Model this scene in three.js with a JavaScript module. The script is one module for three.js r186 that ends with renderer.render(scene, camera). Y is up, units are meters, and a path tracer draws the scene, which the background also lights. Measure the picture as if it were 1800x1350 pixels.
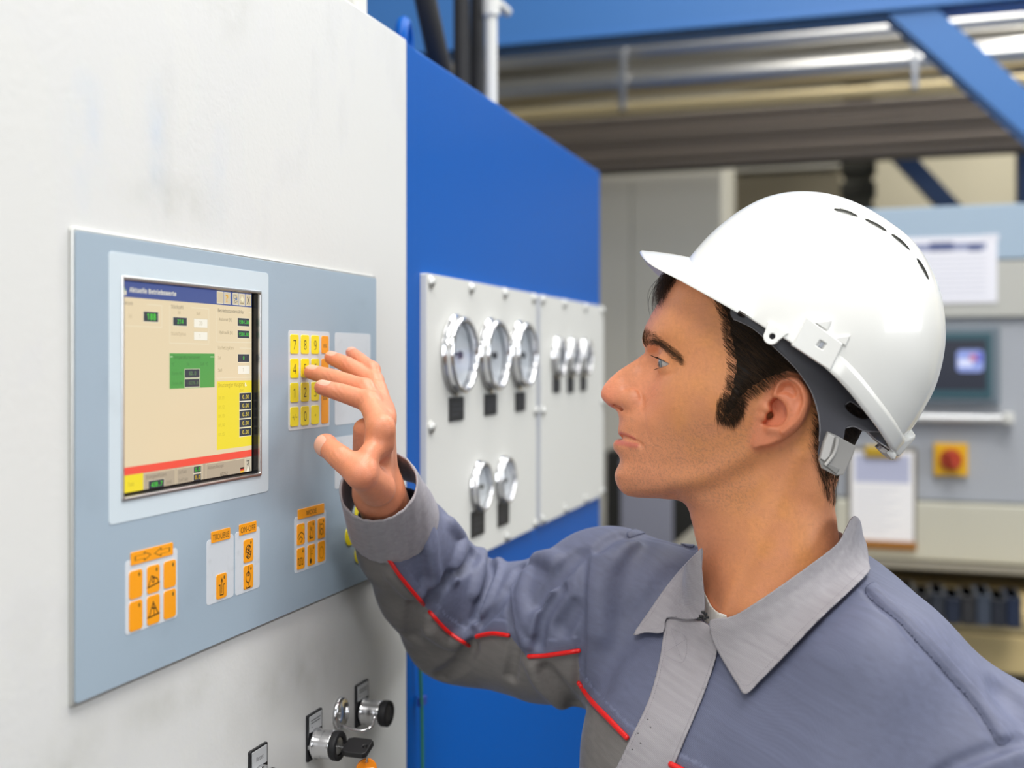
import * as THREE from 'three';
import { RoundedBoxGeometry } from 'three/addons/geometries/RoundedBoxGeometry.js';
import { RectAreaLightUniformsLib } from 'three/addons/lights/RectAreaLightUniformsLib.js';
import { mergeGeometries, mergeVertices } from 'three/addons/utils/BufferGeometryUtils.js';
import { Brush, Evaluator, SUBTRACTION } from 'three-bvh-csg';

// ---------------------------------------------------------------- camera, lights, exposure
// World: y up, metres. The camera stands 1.6 m above the floor, half a metre in front of a machine front
// that runs away from it at 18 degrees; the lens is shifted a little downwards.
const W = 1800, H = 1350, F = 1980, EYE = 1.6, HORIZON = 632;
const scene = new THREE.Scene();
const camera = new THREE.PerspectiveCamera(2 * Math.atan(H / 2 / F) * 180 / Math.PI, W / H, 0.05, 60);
camera.position.set(0, EYE, 0);
camera.setViewOffset(W, H, 0, H / 2 - HORIZON, W, H);
camera.focus = 0.95; camera.userData.fStop = 3.4;
camera.updateProjectionMatrix();
const renderer = new THREE.WebGLRenderer({ antialias: true });
renderer.toneMapping = THREE.LinearToneMapping;
renderer.toneMappingExposure = 1.0;
renderer.shadowMap.enabled = true;
RectAreaLightUniformsLib.init();
scene.background = new THREE.Color(0.02, 0.02, 0.022);

// machine axes: s along the front, y up, n out of the front towards the camera
const YAW = Math.atan2(650, F), SN = Math.sin(YAW), CS = Math.cos(YAW), DIST = 0.5;
const mw = (s, y, n = 0) => new THREE.Vector3(-DIST * CS + s * SN + n * CS, y, -DIST * SN - s * CS + n * SN);
// hall axes across the machine: x' = n (to the right), z' = -s (towards the camera)
const MACHINE_TURN = Math.PI / 2 - YAW, HALL_TURN = -YAW;

// unseen ceiling lights, placed to light worker, machine and background (glowing panels built below): [s, n, width along n, length along s, strength]
const CEILING = 4.6;
const UNSEEN_LAMPS = [
  [-2.2, 0.6, 1.2, 2.0, 14], [0.5, 1.3, 1.2, 1.6, 14], [1.9, 0.5, 0.9, 2.4, 6], [5.2, 3.6, 1.2, 2.4, 10], [4.3, 1.6, 0.9, 1.4, 20],
];
// two unseen windows behind the camera and to its right, placed to light face, helmet and machine front: [s, n, y, width, height, strength]
const UNSEEN_WINDOWS = [
  [-5.17, 1.2, 2.5, 4.0, 2.0, 1.1], [0.3, 7.07, 2.7, 5.0, 2.2, 4.8],
];
UNSEEN_WINDOWS.forEach(([s, n, y, w, h, power], i) => {
  const lamp = new THREE.RectAreaLight(new THREE.Color(0.94, 0.97, 1), power, w, h);
  lamp.position.copy(mw(i ? s : s + 0.06, y, i ? n - 0.06 : n)); lamp.rotation.y = HALL_TURN + (i ? Math.PI / 2 : 0);
  lamp.castShadow = true; scene.add(lamp);
});
UNSEEN_LAMPS.forEach(([s, n, w, l, power]) => {
  const lamp = new THREE.RectAreaLight(new THREE.Color(1, 0.985, 0.96), power, w, l);
  lamp.position.copy(mw(s, CEILING - 0.1, n));
  lamp.rotation.order = 'YXZ'; lamp.rotation.set(-Math.PI / 2, HALL_TURN, 0);
  lamp.castShadow = true;
  scene.add(lamp);
});
// ---------------------------------------------------------------- helpers
const V = (x, y, z) => new THREE.Vector3(x, y, z);
const clamp = (x, a, b) => Math.min(b, Math.max(a, x));
const lerp = (a, b, t) => a + (b - a) * t;
const smooth = (a, b, x) => { const t = clamp((x - a) / (b - a), 0, 1); return t * t * (3 - 2 * t); };
const bell = (x) => Math.exp(-x * x);
function rng(seed) { let a = seed >>> 0; return () => { a = (a + 0x6D2B79F5) | 0; let t = Math.imul(a ^ (a >>> 15), 1 | a); t = (t + Math.imul(t ^ (t >>> 7), 61 | t)) ^ t; return ((t ^ (t >>> 14)) >>> 0) / 4294967296; }; }
const hash3 = (x, y, z) => { let h = Math.imul(x, 374761393) + Math.imul(y, 668265263) + Math.imul(z, 2147483647 ^ 1274126177); h = Math.imul(h ^ (h >>> 13), 1274126177); return ((h ^ (h >>> 16)) >>> 0) / 4294967296; };
function noise3(x, y, z) {
  const i = Math.floor(x), j = Math.floor(y), k = Math.floor(z), f = x - i, g = y - j, h = z - k;
  const u = f * f * (3 - 2 * f), v = g * g * (3 - 2 * g), w = h * h * (3 - 2 * h);
  const L = (a, b, t) => a + (b - a) * t;
  return L(L(L(hash3(i, j, k), hash3(i + 1, j, k), u), L(hash3(i, j + 1, k), hash3(i + 1, j + 1, k), u), v),
    L(L(hash3(i, j, k + 1), hash3(i + 1, j, k + 1), u), L(hash3(i, j + 1, k + 1), hash3(i + 1, j + 1, k + 1), u), v), w);
}
const fbm = (x, y, z, n = 4) => { let s = 0, a = 0.5, t = 0; for (let i = 0; i < n; i++) { s += a * noise3(x, y, z); t += a; a *= 0.5; x = x * 2.03 + 7.1; y = y * 2.03 + 3.7; z = z * 2.03 + 1.3; } return s / t; };
const names = new Map();
function numbered(name) { const k = names.get(name) ?? 0; names.set(name, k + 1); return k ? `${name}_${String(k).padStart(3, '0')}` : name; }
function tag(o, label, category, group) { o.userData.label = label; o.userData.category = category; if (group) o.userData.group = group; return o; }
function thing(name, label, category, [x, y, z] = [0, 0, 0], turn = 0, group) {
  const o = new THREE.Group(); o.name = numbered(name); o.position.set(x, y, z); o.rotation.y = turn; scene.add(o);
  return tag(o, label, category, group);
}
function part(name, geometry, material, parent, label) {
  const m = new THREE.Mesh(geometry, material); m.name = name; m.castShadow = m.receiveShadow = true; parent.add(m);
  if (label) m.userData.label = label;
  return m;
}
function struct(name, geometry, material) { const m = part(name, geometry, material, scene); m.userData.kind = 'structure'; return m; }
const join = (list) => mergeGeometries(list.map((g) => { const h = g.index ? g.toNonIndexed() : g; for (const k of Object.keys(h.attributes)) if (!['position', 'normal', 'uv'].includes(k)) h.deleteAttribute(k); return h; }));
const move = (g, x, y, z) => g.translate(x, y, z);
function box(w, h, d, x = 0, y = 0, z = 0, r = 0.001, seg = 2) {
  const g = new RoundedBoxGeometry(w, h, d, seg, Math.min(r, w * 0.49, h * 0.49, d * 0.49));
  const p = g.attributes.position, nn = g.attributes.normal, uv = g.attributes.uv;   // uv in metres
  for (let i = 0; i < p.count; i++) {
    const a = Math.abs(nn.getX(i)), b = Math.abs(nn.getY(i)), c = Math.abs(nn.getZ(i));
    if (c >= a && c >= b) uv.setXY(i, p.getX(i) + x, p.getY(i) + y); else if (b >= a) uv.setXY(i, p.getX(i) + x, p.getZ(i) + z); else uv.setXY(i, p.getZ(i) + z, p.getY(i) + y);
  }
  return g.translate(x, y, z);
}
function cyl(r1, r2, h, seg = 32) { return new THREE.CylinderGeometry(r1, r2, h, seg); }
function tube(points, r, seg = 64, radial = 10, closed = false) { return new THREE.TubeGeometry(new THREE.CatmullRomCurve3(points, closed, 'centripetal'), seg, r, radial, closed); }
function roundRect(x0, y0, x1, y1, r) {
  const s = new THREE.Shape(); r = Math.min(r, (x1 - x0) / 2.01, (y1 - y0) / 2.01);
  s.moveTo(x0 + r, y0); s.lineTo(x1 - r, y0); s.absarc(x1 - r, y0 + r, r, -Math.PI / 2, 0); s.lineTo(x1, y1 - r); s.absarc(x1 - r, y1 - r, r, 0, Math.PI / 2);
  s.lineTo(x0 + r, y1); s.absarc(x0 + r, y1 - r, r, Math.PI / 2, Math.PI); s.lineTo(x0, y0 + r); s.absarc(x0 + r, y0 + r, r, Math.PI, Math.PI * 1.5);
  return s;
}
// a flat plate with a softened edge, lying on the plane z = z0, with thickness t; uv runs 0..1 over its outline
function plate(shape, z0, t, bevel = 0.0002, unit = true) {
  const g = new THREE.ExtrudeGeometry(shape, { depth: Math.max(t - bevel, 1e-5), bevelEnabled: bevel > 0, bevelThickness: bevel, bevelSize: bevel, bevelOffset: -bevel, bevelSegments: 2, curveSegments: 8 });
  g.translate(0, 0, z0);
  if (unit) {
    g.computeBoundingBox(); const b = g.boundingBox, p = g.attributes.position, uv = g.attributes.uv;
    for (let i = 0; i < p.count; i++) uv.setXY(i, (p.getX(i) - b.min.x) / (b.max.x - b.min.x), (p.getY(i) - b.min.y) / (b.max.y - b.min.y));
  }
  return g;
}
function canvasTexture(w, h, draw, srgb = true) {
  const c = document.createElement('canvas'); c.width = w; c.height = h; draw(c.getContext('2d'), w, h);
  const t = new THREE.CanvasTexture(c); if (srgb) t.colorSpace = THREE.SRGBColorSpace; t.anisotropy = 8; return t;
}
function dataTexture(n, fn, srgb = false, m = n) {
  const d = new Uint8Array(n * m * 4);
  for (let j = 0; j < m; j++) for (let i = 0; i < n; i++) { const v = fn(i / n, j / m); const q = (j * n + i) * 4; if (typeof v === 'number') d[q] = d[q + 1] = d[q + 2] = clamp(v, 0, 1) * 255; else { d[q] = clamp(v[0], 0, 1) * 255; d[q + 1] = clamp(v[1], 0, 1) * 255; d[q + 2] = clamp(v[2], 0, 1) * 255; } d[q + 3] = 255; }
  const t = new THREE.DataTexture(d, n, m); t.wrapS = t.wrapT = THREE.RepeatWrapping; t.magFilter = THREE.LinearFilter; t.minFilter = THREE.LinearMipmapLinearFilter; t.generateMipmaps = true; t.needsUpdate = true;
  if (srgb) t.colorSpace = THREE.SRGBColorSpace; return t;
}
// tileable noise on the unit square: blend of shifted copies
function tileNoise(u, v, f, oct = 4, seed = 0) {
  const w = 0.5 - 0.5 * Math.cos(Math.PI * u), q = 0.5 - 0.5 * Math.cos(Math.PI * v);
  const n = (a, b) => fbm(a * f, b * f, seed, oct);
  return lerp(lerp(n(u, v), n(u - 1, v), w), lerp(n(u, v - 1), n(u - 1, v - 1), w), q);
}
const std = (color, roughness, metalness = 0, more = {}) => new THREE.MeshStandardMaterial({ color, roughness, metalness, ...more });
const phys = (color, roughness, more = {}) => new THREE.MeshPhysicalMaterial({ color, roughness, ...more });

// ---------------------------------------------------------------- shared materials
const peelMap = dataTexture(512, (u, v) => 0.5 + 0.9 * (tileNoise(u, v, 48, 2, 3) - 0.5) + 0.5 * (tileNoise(u, v, 110, 2, 9) - 0.5));
peelMap.repeat.set(5, 5);
const dirtMap = dataTexture(512, (u, v) => { const a = smooth(0.6, 0.85, tileNoise(u, v, 7, 5, 21)), b = smooth(0.62, 0.8, tileNoise(u * 1, v, 16, 5, 33)); const k = 1 - 0.09 * a - 0.06 * b; return [k, k * 0.995, k * 0.985]; }, true);
dirtMap.repeat.set(2.2, 2.2);
const M = {
  white: phys('#dcdcd9', 0.42, { bumpMap: peelMap, bumpScale: 0.00013, map: dirtMap }),
  blue: phys('#0056ac', 0.42, { bumpMap: peelMap, bumpScale: 0.00005, specularIntensity: 0.3, clearcoat: 0.1, clearcoatRoughness: 0.3 }),
  lightPlate: std('#d6d6d1', 0.5, 0, { bumpMap: peelMap, bumpScale: 0.0001 }),
  chrome: std('#e8e8ea', 0.12, 1), steel: std('#c9c9c8', 0.32, 1), zinc: std('#d8d8d4', 0.38, 0.85),
  alu: std('#c8c8c4', 0.4, 0.8), black: std('#141416', 0.45), rubber: std('#17171a', 0.6),
  glass: phys('#ffffff', 0.02, { transmission: 1, thickness: 0, ior: 1.45 }),
};
// ---------------------------------------------------------------- the hall
const FOOT = mw(0, 0, 0);
const concrete = dataTexture(512, (u, v) => 0.34 + 0.14 * tileNoise(u, v, 8, 5, 4) + 0.05 * tileNoise(u, v, 90, 2, 8), true); concrete.repeat.set(0.4, 0.4);
const plaster = dataTexture(256, (u, v) => 0.86 + 0.14 * tileNoise(u, v, 6, 5, 14), true); plaster.repeat.set(0.3, 0.3);
const hall = (g) => { g.rotateY(HALL_TURN); return g.translate(FOOT.x, 0, FOOT.z); };      // geometry given as (n, y, -s)
struct('floor', hall(box(11, 0.2, 16, 2.5, -0.1, -2, 0.002)), std('#b3b1ab', 0.5, 0, { map: concrete }));
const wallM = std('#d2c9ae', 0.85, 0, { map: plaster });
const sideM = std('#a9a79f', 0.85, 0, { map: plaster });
const ceilM = std('#cfd0cf', 0.85);
struct('ceiling', hall(box(11, 0.2, 16, 2.5, CEILING + 0.3, -2, 0.002)), ceilM);
struct('wall_back', hall(box(11, CEILING + 0.2, 0.2, 2.5, (CEILING + 0.2) / 2, -6.3, 0.002)), wallM);
struct('wall_front', hall(box(11, CEILING + 0.2, 0.2, 2.5, (CEILING + 0.2) / 2, 5.3, 0.002)), sideM);
struct('wall_left', hall(box(0.2, CEILING + 0.2, 11.4, -2.6, (CEILING + 0.2) / 2, -0.5, 0.002)), sideM);
struct('wall_right', hall(box(0.2, CEILING + 0.2, 11.4, 7.2, (CEILING + 0.2) / 2, -0.5, 0.002)), sideM);
const glowM = new THREE.MeshStandardMaterial({ color: '#f4f4f2', roughness: 0.6, emissive: '#fffaf2', emissiveIntensity: 0.8 });
UNSEEN_LAMPS.forEach(([s, n, w, l], i) => {  // fittings out of view, placed to light worker, panels and the bay behind
  const p = mw(s, CEILING, n);
  const t = thing('unseen_ceiling_light', ['unseen panel light behind the camera, lighting the near side of the worker', 'unseen panel light over the control panel, lighting helmet and white cabinet', 'unseen panel light above the blue cabinet, lighting the worker from overhead', 'unseen panel light over the far right bay, lighting the machine front', 'small unseen panel light near the far shutter, lighting the background'][i], 'ceiling light', [p.x, p.y, p.z], HALL_TURN);
  part('frame', box(w + 0.06, 0.08, l + 0.06, 0, 0.02, 0, 0.006), M.lightPlate, t);
  part('diffuser', box(w, 0.02, l, 0, -0.03, 0, 0.004), glowM, t);
  part('hanger', box(0.03, 0.16, 0.03, 0, 0.13, -l * 0.3, 0.002), M.zinc, t); part('hanger', box(0.03, 0.16, 0.03, 0, 0.13, l * 0.3, 0.002), M.zinc, t);
});
UNSEEN_WINDOWS.forEach(([s, n, y, w, h], i) => {
  const p = mw(s, y, n), g = new THREE.Group(); g.name = 'unseen_window_' + (i + 1); g.userData.kind = 'structure'; g.position.copy(p); g.rotation.y = HALL_TURN + (i ? -Math.PI / 2 : Math.PI); scene.add(g);  // out of view; glowing panes placed to light the camera side and machine front
  part('unseen_window_pane', box(w, h, 0.012, 0, 0, 0.02, 0.002), new THREE.MeshStandardMaterial({ color: '#dfe6ee', roughness: 0.2, emissive: '#f2f6ff', emissiveIntensity: 0.9 }), g);
  for (const y2 of [-1, 0, 1]) part('unseen_window_frame', box(w + 0.1, 0.06, 0.05, 0, y2 * h / 2, 0.0, 0.004), M.alu, g);
  for (let k = 0; k <= 4; k++) part('unseen_window_frame', box(0.06, h + 0.1, 0.05, (k / 4 - 0.5) * w, 0, 0.0, 0.004), M.alu, g);
});
// ---------------------------------------------------------------- the machine: white cabinet with the operator panel, blue cabinet with the gauges
const TOP = 0.357 + EYE;
const mthing = (name, label, category, s, y, n, group) => { const p = mw(s, y, n); return thing(name, label, category, [p.x, p.y, p.z], MACHINE_TURN, group); };
{
  const t = mthing('white_cabinet', 'large white powder-coated machine cabinet carrying the blue-grey operator panel', 'cabinet', 0, 0, 0);
  part('body', box(1.352, TOP - 0.104, 0.9, 0.48, (TOP - 0.004 + 0.1) / 2, -0.458, 0.006, 3), M.white, t);
  part('plinth', box(1.34, 0.1, 0.86, 0.48, 0.05, -0.47, 0.004), M.black, t);
  // front sheet: scuffs and faint bluish smears where the photograph shows them
  const marks = [[0.625, 0.148, 0.016, 0.04, 0.022, 1], [0.70, 0.16, 0.012, 0.04, 0.024, 1], [0.78, 0.15, 0.02, 0.04, 0.01, 1], [0.6, 0.31, 0.05, 0.05, 0.035, 0], [0.8, 0.29, 0.03, 0.03, 0.03, 0], [0.72, 0.12, 0.05, 0.018, 0.04, 0], [0.6, -0.27, 0.04, 0.03, 0.04, 0], [0.9, -0.29, 0.12, 0.03, 0.035, 0], [0.72, -0.255, 0.06, 0.014, 0.05, 0]];
  const smear = dataTexture(512, (u, v) => {
    const s = -0.19 + u * 1.3485, y = 0.1 + v * (TOP - 0.1) - EYE, n = fbm(s * 60, y * 60, 3, 4), scuff = smooth(0.62, 0.8, fbm(s * 35 + 7, y * 18, 9, 4)) * 0.012;
    let c = [0.855 - scuff, 0.855 - scuff, 0.846 - scuff];
    for (const [a, b, p, q, k, blue] of marks) { const w = bell((s - a) / p) * bell((y - b) / q) * k * clamp(2.4 * n - 0.45, 0, 1.5); c = blue ? [c[0] - w * 1.5, c[1] - w * 0.8, c[2] + w * 0.3] : [c[0] - w, c[1] - w, c[2] - w * 1.15]; }
    return c;
  }, true, 1024);
  const peel2 = peelMap.clone(); peel2.repeat.set(7, 10);
  { const o = roundRect(-0.19, 0.1, 1.1585, TOP, 0.004); o.holes.push(roundRect(0.655, EYE - 0.099, 0.8405, EYE + 0.0588, 0.001)); part("front_sheet", plate(o, -0.008, 0.004, 0.0016), phys('#ffffff', 0.42, { map: smear, bumpMap: peel2, bumpScale: 0.00013 }), t); }
}
{
  const t = mthing('blue_cabinet', 'blue powder-coated machine cabinet beside the white one with two gauge plates', 'cabinet', 0, 0, 0);
  part('body', box(0.92, TOP - 0.1, 0.88, 1.6235, (TOP + 0.1) / 2, -0.448, 0.004, 3), M.blue, t);
  part('plinth', box(0.9, 0.1, 0.84, 1.6235, 0.05, -0.46, 0.004), M.black, t);
  part('edge_strip', box(0.024, TOP - 0.104, 0.0025, 1.176, (TOP + 0.1) / 2, -0.0075, 0.001), M.blue, t);
}

// ---- operator panel
const panel = mthing('operator_panel', 'blue-grey operator panel with screen and membrane keys set in the white cabinet', 'control panel', 0, EYE, 0);
const wear = dataTexture(256, (u, v) => { const k = 0.955 + 0.045 * (1 - smooth(0.55, 0.85, tileNoise(u, v, 9, 5, 61))); return [k, k, k]; }, true);
const faceM = phys('#9fb0be', 0.4, { map: wear, bumpMap: peelMap, bumpScale: 0.00003 }), paleM = phys('#cdd9e0', 0.38, { map: wear }), plateM = phys('#d2d7dc', 0.38, { map: wear });
{
  const hole = (sh) => { sh.holes.push(roundRect(0.6565, -0.0972, 0.8392, 0.0572, 0.0015)); return sh; };
  part('rim', plate(hole(roundRect(0.6075, -0.2275, 1.0720, 0.0870, 0.003)), -0.0045, 0.0036, 0.0012, false), M.alu, panel, 'brushed aluminium rim');
  part('face_sheet', plate(hole(roundRect(0.6100, -0.2250, 1.0696, 0.0845, 0.002)), -0.001, 0.0012, 0.0003), faceM, panel);
  part('screen_surround', plate(hole(roundRect(0.6425, -0.1128, 0.8524, 0.0740, 0.0035)), 0.0001, 0.0004, 0.0001), paleM, panel);
  // screen recess: bright lip, dark inner walls, picture
  const lip = roundRect(0.6555, -0.0985, 0.8402, 0.0583, 0.002); lip.holes.push(roundRect(0.6582, -0.0958, 0.8375, 0.0556, 0.001));
  part('screen_lip', plate(lip, -0.002, 0.0035, 0.0008, false), M.steel, panel);
  const inner = roundRect(0.6568, -0.0970, 0.8390, 0.0570, 0.001); inner.holes.push(roundRect(0.6585, -0.0954, 0.8372, 0.0553, 0.0008));
  part('screen_wall', plate(inner, -0.0075, 0.0068, 0.0002, false), phys('#17191d', 0.25), panel);
  const face = canvasTexture(1408, 1200, drawScreen);
  const g = new THREE.PlaneGeometry(0.176, 0.15); g.translate(0.6605 + 0.088 - 0.001, 0.0565 - 0.075 - 0.0005, -0.0058);
  part('display', g, new THREE.MeshPhysicalMaterial({ color: '#0b0b0c', roughness: 0.28, emissive: '#ffffff', emissiveMap: face, emissiveIntensity: 0.95 }), panel, 'lit screen with a table of machine values');
  part('screen_back', box(0.184, 0.156, 0.002, 0.748, -0.02, -0.0082, 0.0002), M.black, panel);
}
function drawScreen(g, w, h) {
  const k = 8000, X = (s) => (s / 1000 - 0.6605) * k, Y = (y) => (0.0565 - y / 1000) * k;     // millimetres on the panel to canvas pixels
  const R = (c, a, b, s, y) => { g.fillStyle = c; g.fillRect(X(a), Y(y), (s - a) * 8, (y - b) * 8); };   // left, bottom, right, top
  const T = (c, px, s, y, text, font = 'sans-serif', bold = '') => { g.fillStyle = c; g.font = `${bold} ${px}px ${font}`; g.textBaseline = 'middle'; g.fillText(text, X(s), Y(y)); };
  const B = (c, a, b, s, y, t = 3) => { g.strokeStyle = c; g.lineWidth = t; g.strokeRect(X(a), Y(y), (s - a) * 8, (y - b) * 8); };
  R('#ecd9b4', 650, -110, 850, 60);
  R('#4a5a96', 650, 44.5, 850, 60); R('#39477e', 650, 55.5, 850, 60);
  T('#f4efda', 40, 673.9, 50, 'Aktuelle Betriebswerte', 'sans-serif', 'bold');
  g.fillStyle = '#9dc0a0'; g.beginPath(); g.moveTo(X(661), Y(56)); g.lineTo(X(666), Y(56)); g.lineTo(X(670), Y(49)); g.lineTo(X(662), Y(49)); g.fill(); R('#f2ecd4', 662, 46, 670.5, 49);
  [[784.3, 793.7], [794.9, 803.7], [807.4, 816.1], [817.1, 825.9], [827.3, 835.8]].forEach(([a, b], i) => {
    R('#d9c9a8', a, 45.7, b, 55); B('#f3ead2', a, 45.7, b, 55, 4); const m = (a + b) / 2;
    if (i === 1) T('#e8a800', 66, a + 2, 50, '?', 'sans-serif', 'bold'); if (i === 4) T('#4c4a44', 64, a + 1.8, 50, 'X', 'sans-serif');
    if (i === 2) { g.strokeStyle = '#6b7280'; g.lineWidth = 4; g.strokeRect(X(a + 1.5), Y(53.6), 30, 24); g.beginPath(); g.moveTo(X(a + 2), Y(48)); g.lineTo(X(b - 2), Y(52)); g.moveTo(X(a + 3), Y(47)); g.lineTo(X(b - 1.5), Y(48.5)); g.stroke(); g.fillStyle = '#5f7fb4'; g.fillRect(X(m), Y(51), 18, 14); }
    if (i === 3) { g.fillStyle = '#f4ecc6'; g.beginPath(); g.moveTo(X(m), Y(53.8)); g.lineTo(X(b - 1.5), Y(50.5)); g.lineTo(X(m + 1.5), Y(48.5)); g.lineTo(X(a + 2), Y(50)); g.fill(); g.strokeStyle = '#8a7f58'; g.lineWidth = 4; g.beginPath(); g.moveTo(X(a + 1.5), Y(47.3)); g.lineTo(X(b - 1.5), Y(47.3)); g.stroke(); }
  });
  const line = '#f6ecd0', ink = '#8f826a', dark = '#3b3a37', seg = (txt, a, b, s, y, c = '#4ee03c', px = 36) => { R('#f6ecd0', a - 0.4, b - 0.6, s + 0.5, y + 0.3); R('#3a3f49', a, b, s, y); T(c, px, a + (s - a) / 2 - txt.length * px * 0.034, (b + y) / 2, txt, 'monospace', 'bold'); };
  const field = (txt, a, b, s, y) => { R('#fbf6e6', a, b, s, y); B('#e0d0ac', a, b, s, y, 3); T('#cfc6ad', 34, a + 7, (b + y) / 2, txt); };
  B(line, 655, 24.3, 711.6, 40.4); R('#ecd9b4', 655, 39, 694, 42); T(ink, 28, 665.6, 40.3, 'Taktzeit'); T('#c7b48d', 28, 673, 31.5, '[s]');
  R('#f6ecd0', 689.6, 27.5, 707.6, 35.5); R('#3a3f49', 690, 28.1, 707.1, 35.2); T('#58f03c', 50, 693.6, 31.6, '188', 'monospace', 'bold');
  B(line, 721.4, 12.7, 772.8, 40.5); R('#ecd9b4', 722, 39, 749, 42); T(ink, 30, 723.1, 40.2, 'Stückzahl'); T('#b5a37e', 26, 731.5, 36.3, 'Ist'); T('#b5a37e', 26, 756, 36.3, 'Soll');
  seg('214', 725.7, 26.2, 743.2, 32.4); field('20', 752.5, 25.3, 771, 32.3); field('1', 752.5, 15.5, 771, 22.2); T('#bda985', 27, 723.1, 20, 'Stück/Zyklus');
  B(line, 784.1, 14.7, 850, 40, 3); R('#ecd9b4', 784.6, 37.5, 832, 43); T('#6a6252', 31, 785.4, 40, 'Betriebsstundenzähler'); T('#958769', 28, 787.2, 33, 'Automat [h]'); T('#958769', 28, 787.2, 22.4, 'Hydraulik [h]');
  seg('1384.33', 814.8, 28.4, 832.6, 34.9, '#46e03a', 30); seg('1598.60', 814.8, 18.4, 832.6, 24.6, '#46e03a', 30);
  B(line, 784.1, -14.4, 850, 10, 3); R('#ecd9b4', 784.6, 8, 818, 12); T('#b5a37e', 30, 785.6, 10, 'Vorheizzyklen'); T('#a5956f', 28, 786, 2, 'Ist'); T('#a5956f', 28, 786, -8, 'Soll'); seg('0', 815.2, -1.5, 832.6, 4.9, '#46e03a', 32); field('1', 815.2, -11.7, 833.3, -4.4);
  R('#55a44e', 721.2, -21.5, 780.8, 5.2); g.strokeStyle = '#e8efcf'; g.lineWidth = 4; g.beginPath(); g.moveTo(X(721.5), Y(2.6)); g.lineTo(X(725), Y(2.6)); g.moveTo(X(775), Y(2.6)); g.lineTo(X(780), Y(2.6)); g.stroke();
  T('#3f6b38', 30, 725.5, 2.2, 'Temperatursensoren'); T('#438040', 27, 723.7, -3, '°C'); T('#3f7a3c', 27, 743, -3, 'Ist'); T('#3f7a3c', 27, 761, -3, 'Soll  °C'); T('#43803f', 28, 724, -10, 'Form HL'); T('#43803f', 28, 724, -17.5, 'Form HR');
  seg('60.0', 740.6, -13.4, 760, -7, '#6f9a60', 32); seg('-3276.8', 740.6, -20.6, 760, -14.6, '#5f8a54', 28);
  R('#f7e23c', 784.1, -72, 850, -17); T('#b39f2a', 34, 786, -20.2, 'Druckregler Ausgang'); T('#c7b43a', 24, 818, -25, '[bar]');
  g.fillStyle = '#fffbe8'; g.beginPath(); g.moveTo(X(826), Y(-18.2)); g.lineTo(X(829), Y(-21.5)); g.lineTo(X(826.2), Y(-22)); g.fill();
  [-27.5, -34.8, -42, -49.4, -56.9].forEach((y, i) => { T('#d3bf2c', 28, 786.4, y - 3, 'B1.1' + (i + 1)); seg(i === 2 ? '0.50' : '0.00', 817.6, y - 6.4, 835.8, y, '#f2d648', 34); });
  R('#fa5a48', 650, -81.2, 850, -75.6);
  R('#b9ab95', 650, -110, 850, -81.2); R('#f9e230', 650, -110, 689.5, -81.3); T('#c9b42e', 30, 672, -88, 'Takt');
  B('#ead9b5', 690.4, -95.6, 728.2, -82, 4); T('#7c7365', 28, 693, -84.8, 'Energieeffizient'); seg('438.7', 695.7, -94.2, 714.3, -87.9, '#4ff03c', 36); T('#8d8473', 28, 717, -91, '[kW]');
  B('#ead9b5', 730.4, -95.6, 764.3, -82, 4); T('#837a6b', 28, 732.5, -85, 'IstTakt'); T('#837a6b', 28, 732.5, -91, 'SollTakt'); seg('0.0', 752.2, -87.4, 762, -82.5, '#46e03a', 32); seg('0.0', 752.2, -93.7, 762, -88.4, '#f0c62e', 32);
  B('#ead9b5', 769, -95.6, 825.4, -82, 4); T('#7c7365', 28, 771.3, -85.2, 'Aktives Rezept'); T('#5d564c', 32, 789, -92, '60262');
  R('#20201e', 818.8, -90.5, 824.6, -89.2); R('#d8402c', 818.8, -92, 824.6, -90.5); R('#f0c03a', 818.8, -93.4, 824.6, -92);
  R('#cfc4ae', 826.3, -95, 835.8, -82); B('#efe6cf', 826.3, -95, 835.8, -82, 4); g.strokeStyle = '#4b4a45'; g.lineWidth = 5; g.beginPath(); g.moveTo(X(828.5), Y(-84.5)); g.lineTo(X(832.5), Y(-84.5)); g.lineTo(X(829.2), Y(-88)); g.moveTo(X(831), Y(-86)); g.lineTo(X(834.6), Y(-94)); g.stroke(); g.fillStyle = '#f6efdc'; g.beginPath(); g.moveTo(X(828), Y(-94)); g.lineTo(X(831), Y(-88)); g.lineTo(X(833.5), Y(-94)); g.fill();
}
// ---- membrane keys: one sheet of prints, every key a raised plate of its own
const CELLS = [], cellOf = {};
const yellow = '#f3df12', orange = '#f7a012';
function cell(id, bg, draw) { cellOf[id] = CELLS.length; CELLS.push([bg, draw]); }
const txt = (t, px = 84, x = 64) => (g) => { g.font = `${px}px sans-serif`; g.textAlign = 'center'; g.textBaseline = 'middle'; g.fillText(t, x, 68); };
const led = (g) => { g.fillStyle = '#6a5418'; g.beginPath(); g.arc(94, 24, 9, 0, 7); g.fill(); g.fillStyle = '#2b210b'; };
const path = (g, pts, close) => { g.beginPath(); pts.forEach(([x, y], i) => (i ? g.lineTo(x, y) : g.moveTo(x, y))); if (close) g.closePath(); g.stroke(); };
const circle = (g, x, y, r) => { g.beginPath(); g.arc(x, y, r, 0, 7); g.stroke(); };
'7894561230'.split('').forEach((c) => cell(c, yellow, txt(c)));
cell('+/-', yellow, txt('+/−', 52)); cell('.', yellow, txt('•', 50)); cell('esc', orange, txt('esc', 44)); cell('blank', orange, () => {}); cell('enter', orange, (g) => { g.font = 'bold 30px sans-serif'; g.textAlign = 'center'; g.fillText('enter', 64, 56); });
cell('dot', orange, led);
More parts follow.
